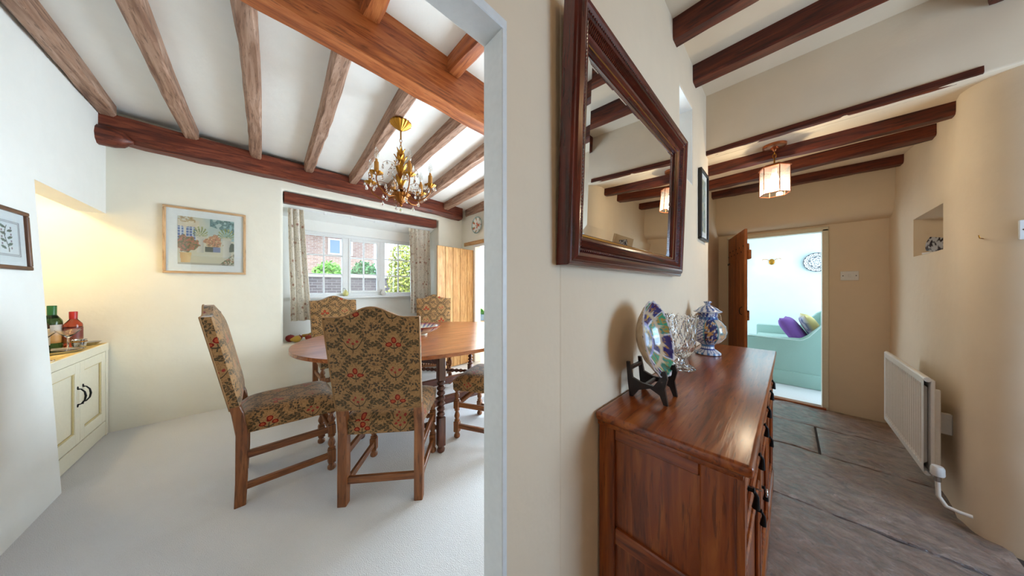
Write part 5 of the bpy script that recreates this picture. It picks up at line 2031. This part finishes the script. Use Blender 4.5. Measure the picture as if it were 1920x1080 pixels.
def floral2(p):
    n_ = nz2(p.x, p.z, 10, 4)
    if p.y > 0:
        return c(236, 234, 232) if n_ < .05 else (c(110, 116, 150) if nz2(p.x, p.z, 26, 2) > 0 else c(200, 196, 206))
    return c(206, 186, 124)


pillow('scatter_cushion', 'cream and yellow floral cushion behind the purple one', (5.15, -.215, .690), (math.radians(-26), 0, math.radians(4)), .42, .14, CLOTHP, floral2)

# plate and wall light on the far wall
def plate2(rr, a_):
    x, y = rr * math.cos(a_), rr * math.sin(a_)
    if .58 < rr < .64 or rr > .95: return c(60, 50, 56)
    if rr > .64: return c(70, 56, 60) if math.sin(a_ * 16) * math.sin(rr * 40) > .1 else c(232, 232, 236)
    return c(70, 56, 60) if math.sin(a_ * 6) * math.cos(rr * 24) > .3 else c(232, 232, 236)


bm = new_bm()
r_ = .16
lathe(bm, finelathe([(0, .004), (r_ * .55, .003), (r_ * .62, .008), (r_ * .97, .03), (r_, .033), (r_ * .985, .036), (r_ * .80, .024), (r_ * .62, .016), (r_ * .5, .011), (0, .0105)], 1, 6), 96)
p2 = obj('wall_plate', bm, CERAMIC, None, 50)
paint(p2, lambda p: plate2(math.hypot(p.x, p.y) / r_, math.atan2(p.y, p.x)))
tag(p2, 'dark patterned white plate on the sitting room wall above the sofa', 'plate')
p2.location = (6.798, -.33, 1.655); p2.rotation_euler = (0, -PI / 2, 0)
wlm = thing('wall_light', 'gilt two arm wall light with white shades in the sitting room', 'lamp', (6.80, .215, 1.70))
bm = new_bm(); ellipsoid(bm, (-.008, 0, 0), .012, .04, .055, 14, 8)
obj('back_plate', bm, GOLD, wlm, smooth=60)
GLS = glow('shade_glow', (1, .88, .70, 1), 3.0)
for s in (-1, 1):
    bm = new_bm(); tube(bm, [(-.01, s * .02, .01), (-.05, s * .06, .045), (-.08, s * .11, .05), (-.09, s * .13, .02)], .005, 8)
    am = obj('arm', bm, GOLD, wlm, smooth=60)
    bm = new_bm(); lathe(bm, [(.014, .025), (.02, .02), (.03, -.005), (.05, -.035), (.062, -.045), (.06, -.046), (.028, -.005), (.012, .02)], 20, T(-.09, s * .13, 0))
    obj('shade', bm, GLS, am, smooth=60)

# ---- plant in the room behind the pine door
pp = thing('potted_plant', 'leafy green plant on a stool seen through the pine doorway', 'plant', (3.42, 4.50, 0))
bm = new_bm(); box(bm, -.15, .15, -.15, .15, .50, .53, .006)
for sx in (-1, 1):
    for sy in (-1, 1): box(bm, sx * .12 - .015, sx * .12 + .015, sy * .12 - .015, sy * .12 + .015, 0, .50)
stl = obj('stool', bm, wood('pine', 'x'), pp)
bm = new_bm(); lathe(bm, [(0, .53), (.06, .53), (.085, .66), (.09, .665), (.078, .665), (.07, .65), (0, .65)], 24)
obj('pot', bm, plain('pot_glaze', c(120, 150, 180), .3), pp, smooth=50)
bm = leafmesh(.20, .06)
lfp = obj('leaf', bm, plain('leaf_green', c(84, 140, 70), .5), pp, smooth=60)
for k in range(16):
    o = lfp if k == 0 else copy_part(lfp, pp, (0, 0, 0))
    o.location = (0, 0, .64); o.rotation_euler = (-random.uniform(.1, .9), 0, k * 2.4); s_ = random.uniform(.7, 1.2); o.scale = (s_, s_, s_)

# ================================================================== OUTSIDE THE WINDOW
def brickmat(name, a, b, mortar):
    n = NT(name, .85)
    v = n.coord('UV')
    br = n.new('TexBrick')
    br.inputs['Scale'].default_value = 1.0
    br.inputs['Brick Width'].default_value = .225; br.inputs['Row Height'].default_value = .075; br.inputs['Mortar Size'].default_value = .008
    br.inputs['Color1'].default_value = a; br.inputs['Color2'].default_value = b; br.inputs['Mortar'].default_value = mortar
    n.link(v, br.inputs['Vector']); n.color(br.outputs['Color'])
    return n.m


BR1 = brickmat('pale_brick', c(176, 142, 124), c(156, 122, 108), c(190, 176, 164))
BR2 = brickmat('grey_garden_brick', c(104, 94, 96), c(84, 76, 80), c(128, 122, 120))
bm = new_bm(); box(bm, -14, 22, 4.46, 30, -.5, -.05)
struct(obj('ground', bm, plain('paving', c(180, 176, 168), .9)), 'pale paving outside the dining window')
gw = thing('garden_wall', 'grey brick garden wall with a pale coping outside the dining window', 'wall', (0, 9.0, -.05))
bm = new_bm(); box(bm, -4, 6.2, 0, .25, 0, 1.58)
obj('brickwork', bm, BR2, gw)
bm = new_bm(); box(bm, -4.02, 6.22, -.04, .29, 1.58, 1.66, .01)
obj('coping', bm, plain('coping_stone', c(206, 202, 194), .9), gw)
hs = thing('brick_house', 'pale brick house with white windows across the garden', 'house', (0, 14.0, -.05))
bm = new_bm(); box(bm, -9, 4.0, 0, 6, 0, 4.0)
obj('walls', bm, BR1, hs)
bm = new_bm(); prism(bm, [(-.4, 3.98), (-.4, 3.86), (3, 6.2), (6.4, 3.86), (6.4, 3.98), (3, 6.4)], lambda u, v, d: (d, u, v), -9.3, 4.2)
obj('roof', bm, plain('slate_roof', c(150, 150, 156), .8, 0, .3, 12), hs)
bm = new_bm(); box(bm, -9.2, 4.15, -.38, -.25, 3.68, 3.86)
obj('fascia', bm, WPAINT, hs)
for x, z_, w_, h_ in ((2.13, 2.75, .95, .72), (.2, 2.75, .95, .72), (-2.0, 2.75, .95, .72), (-2.0, .7, 1.0, 1.1)):
    bm = new_bm(); box(bm, x, x + w_, -.06, .02, z_, z_ + h_, .01)
    f = obj('window', bm, WPAINT, hs)
    for k in range(2):
        bm = new_bm(); box(bm, x + .07 + k * (w_ / 2 - .03), x + w_ / 2 - .04 + k * (w_ / 2 - .03), -.07, -.055, z_ + .07, z_ + h_ - .07)
        obj('pane', bm, plain('far_glass', c(120, 140, 156), .1), f)


def shrub(name, label, cat, loc, rx, ry, rz, n, mat, leaf, seed, group=None, trunk=True, lift=0.):
    """loose crown of single leaf blades"""
    rnd = random.Random(seed)
    t = thing(name, label, cat, loc, 0, group)
    bm = new_bm()
    for _ in range(n):
        while True:
            p = Vector((rnd.uniform(-1, 1), rnd.uniform(-1, 1), rnd.uniform(-1, 1)))
            if .35 < p.length < 1: break
        p = Vector((p.x * rx, p.y * ry, p.z * rz + rz))
        a = Vector((rnd.gauss(0, 1), rnd.gauss(0, 1), rnd.gauss(0, 1))).normalized() * leaf * rnd.uniform(.6, 1.3)
        b = a.orthogonal().normalized() * leaf * .45
        vs = [bm.verts.new(q) for q in (p, p + a * .5 + b, p + a, p + a * .5 - b)]
        bm.faces.new(vs)
    o = obj('foliage', bm, mat, t); o['kind'] = 'stuff'; o.location = (0, 0, lift)
    if trunk:
        bm = new_bm()
        for k in range(5):
            q = 2 * PI * k / 5
            tube(bm, [(0, 0, 0), (rx * .25 * math.cos(q), ry * .25 * math.sin(q), lift + rz * .6), (rx * .6 * math.cos(q), ry * .6 * math.sin(q), lift + rz * 1.3)], [.03, .02, .008], 6)
        obj('stems', bm, plain('bark', c(110, 90, 70), .9), t)
    return t


LV1 = plain('leaf_bright', c(120, 176, 70), .6, 0, 0, 3)
LV2 = plain('leaf_yellow_green', c(186, 190, 96), .6, 0, 0, 3)
LV3 = plain('leaf_deep', c(84, 132, 80), .6, 0, 0, 3)
shrub('garden_shrub', 'rounded green shrub behind the garden wall, left one', 'shrub', (1.55, 10.0, -.05), .46, .4, .62, 1800, LV1, .10, 1, 'shrubs behind the garden wall', True, .85)
shrub('garden_shrub', 'rounded green shrub behind the garden wall, right one', 'shrub', (2.58, 10.0, -.05), .52, .4, .66, 2000, LV3, .10, 2, 'shrubs behind the garden wall', True, .85)
shrub('climbing_plant', 'tall yellow green climber outside the right window light', 'climber', (2.85, 7.3, -.05), .45, .3, 1.32, 2800, LV2, .09, 3)
tr = shrub('garden_tree', 'pale leafy tree outside the left window light', 'tree', (-.1, 10.6, -.05), 1.0, .6, .6, 2000, LV2, .12, 4, None, False)
tr.children[0].location = (0, 0, 2.9)
bm = new_bm(); tube(bm, [(0, 0, 0), (.03, .02, 1.5), (0, 0, 2.9), (.05, 0, 3.6)], [.09, .07, .05, .02], 8)
obj('trunk', bm, M['bark'], tr, smooth=60)
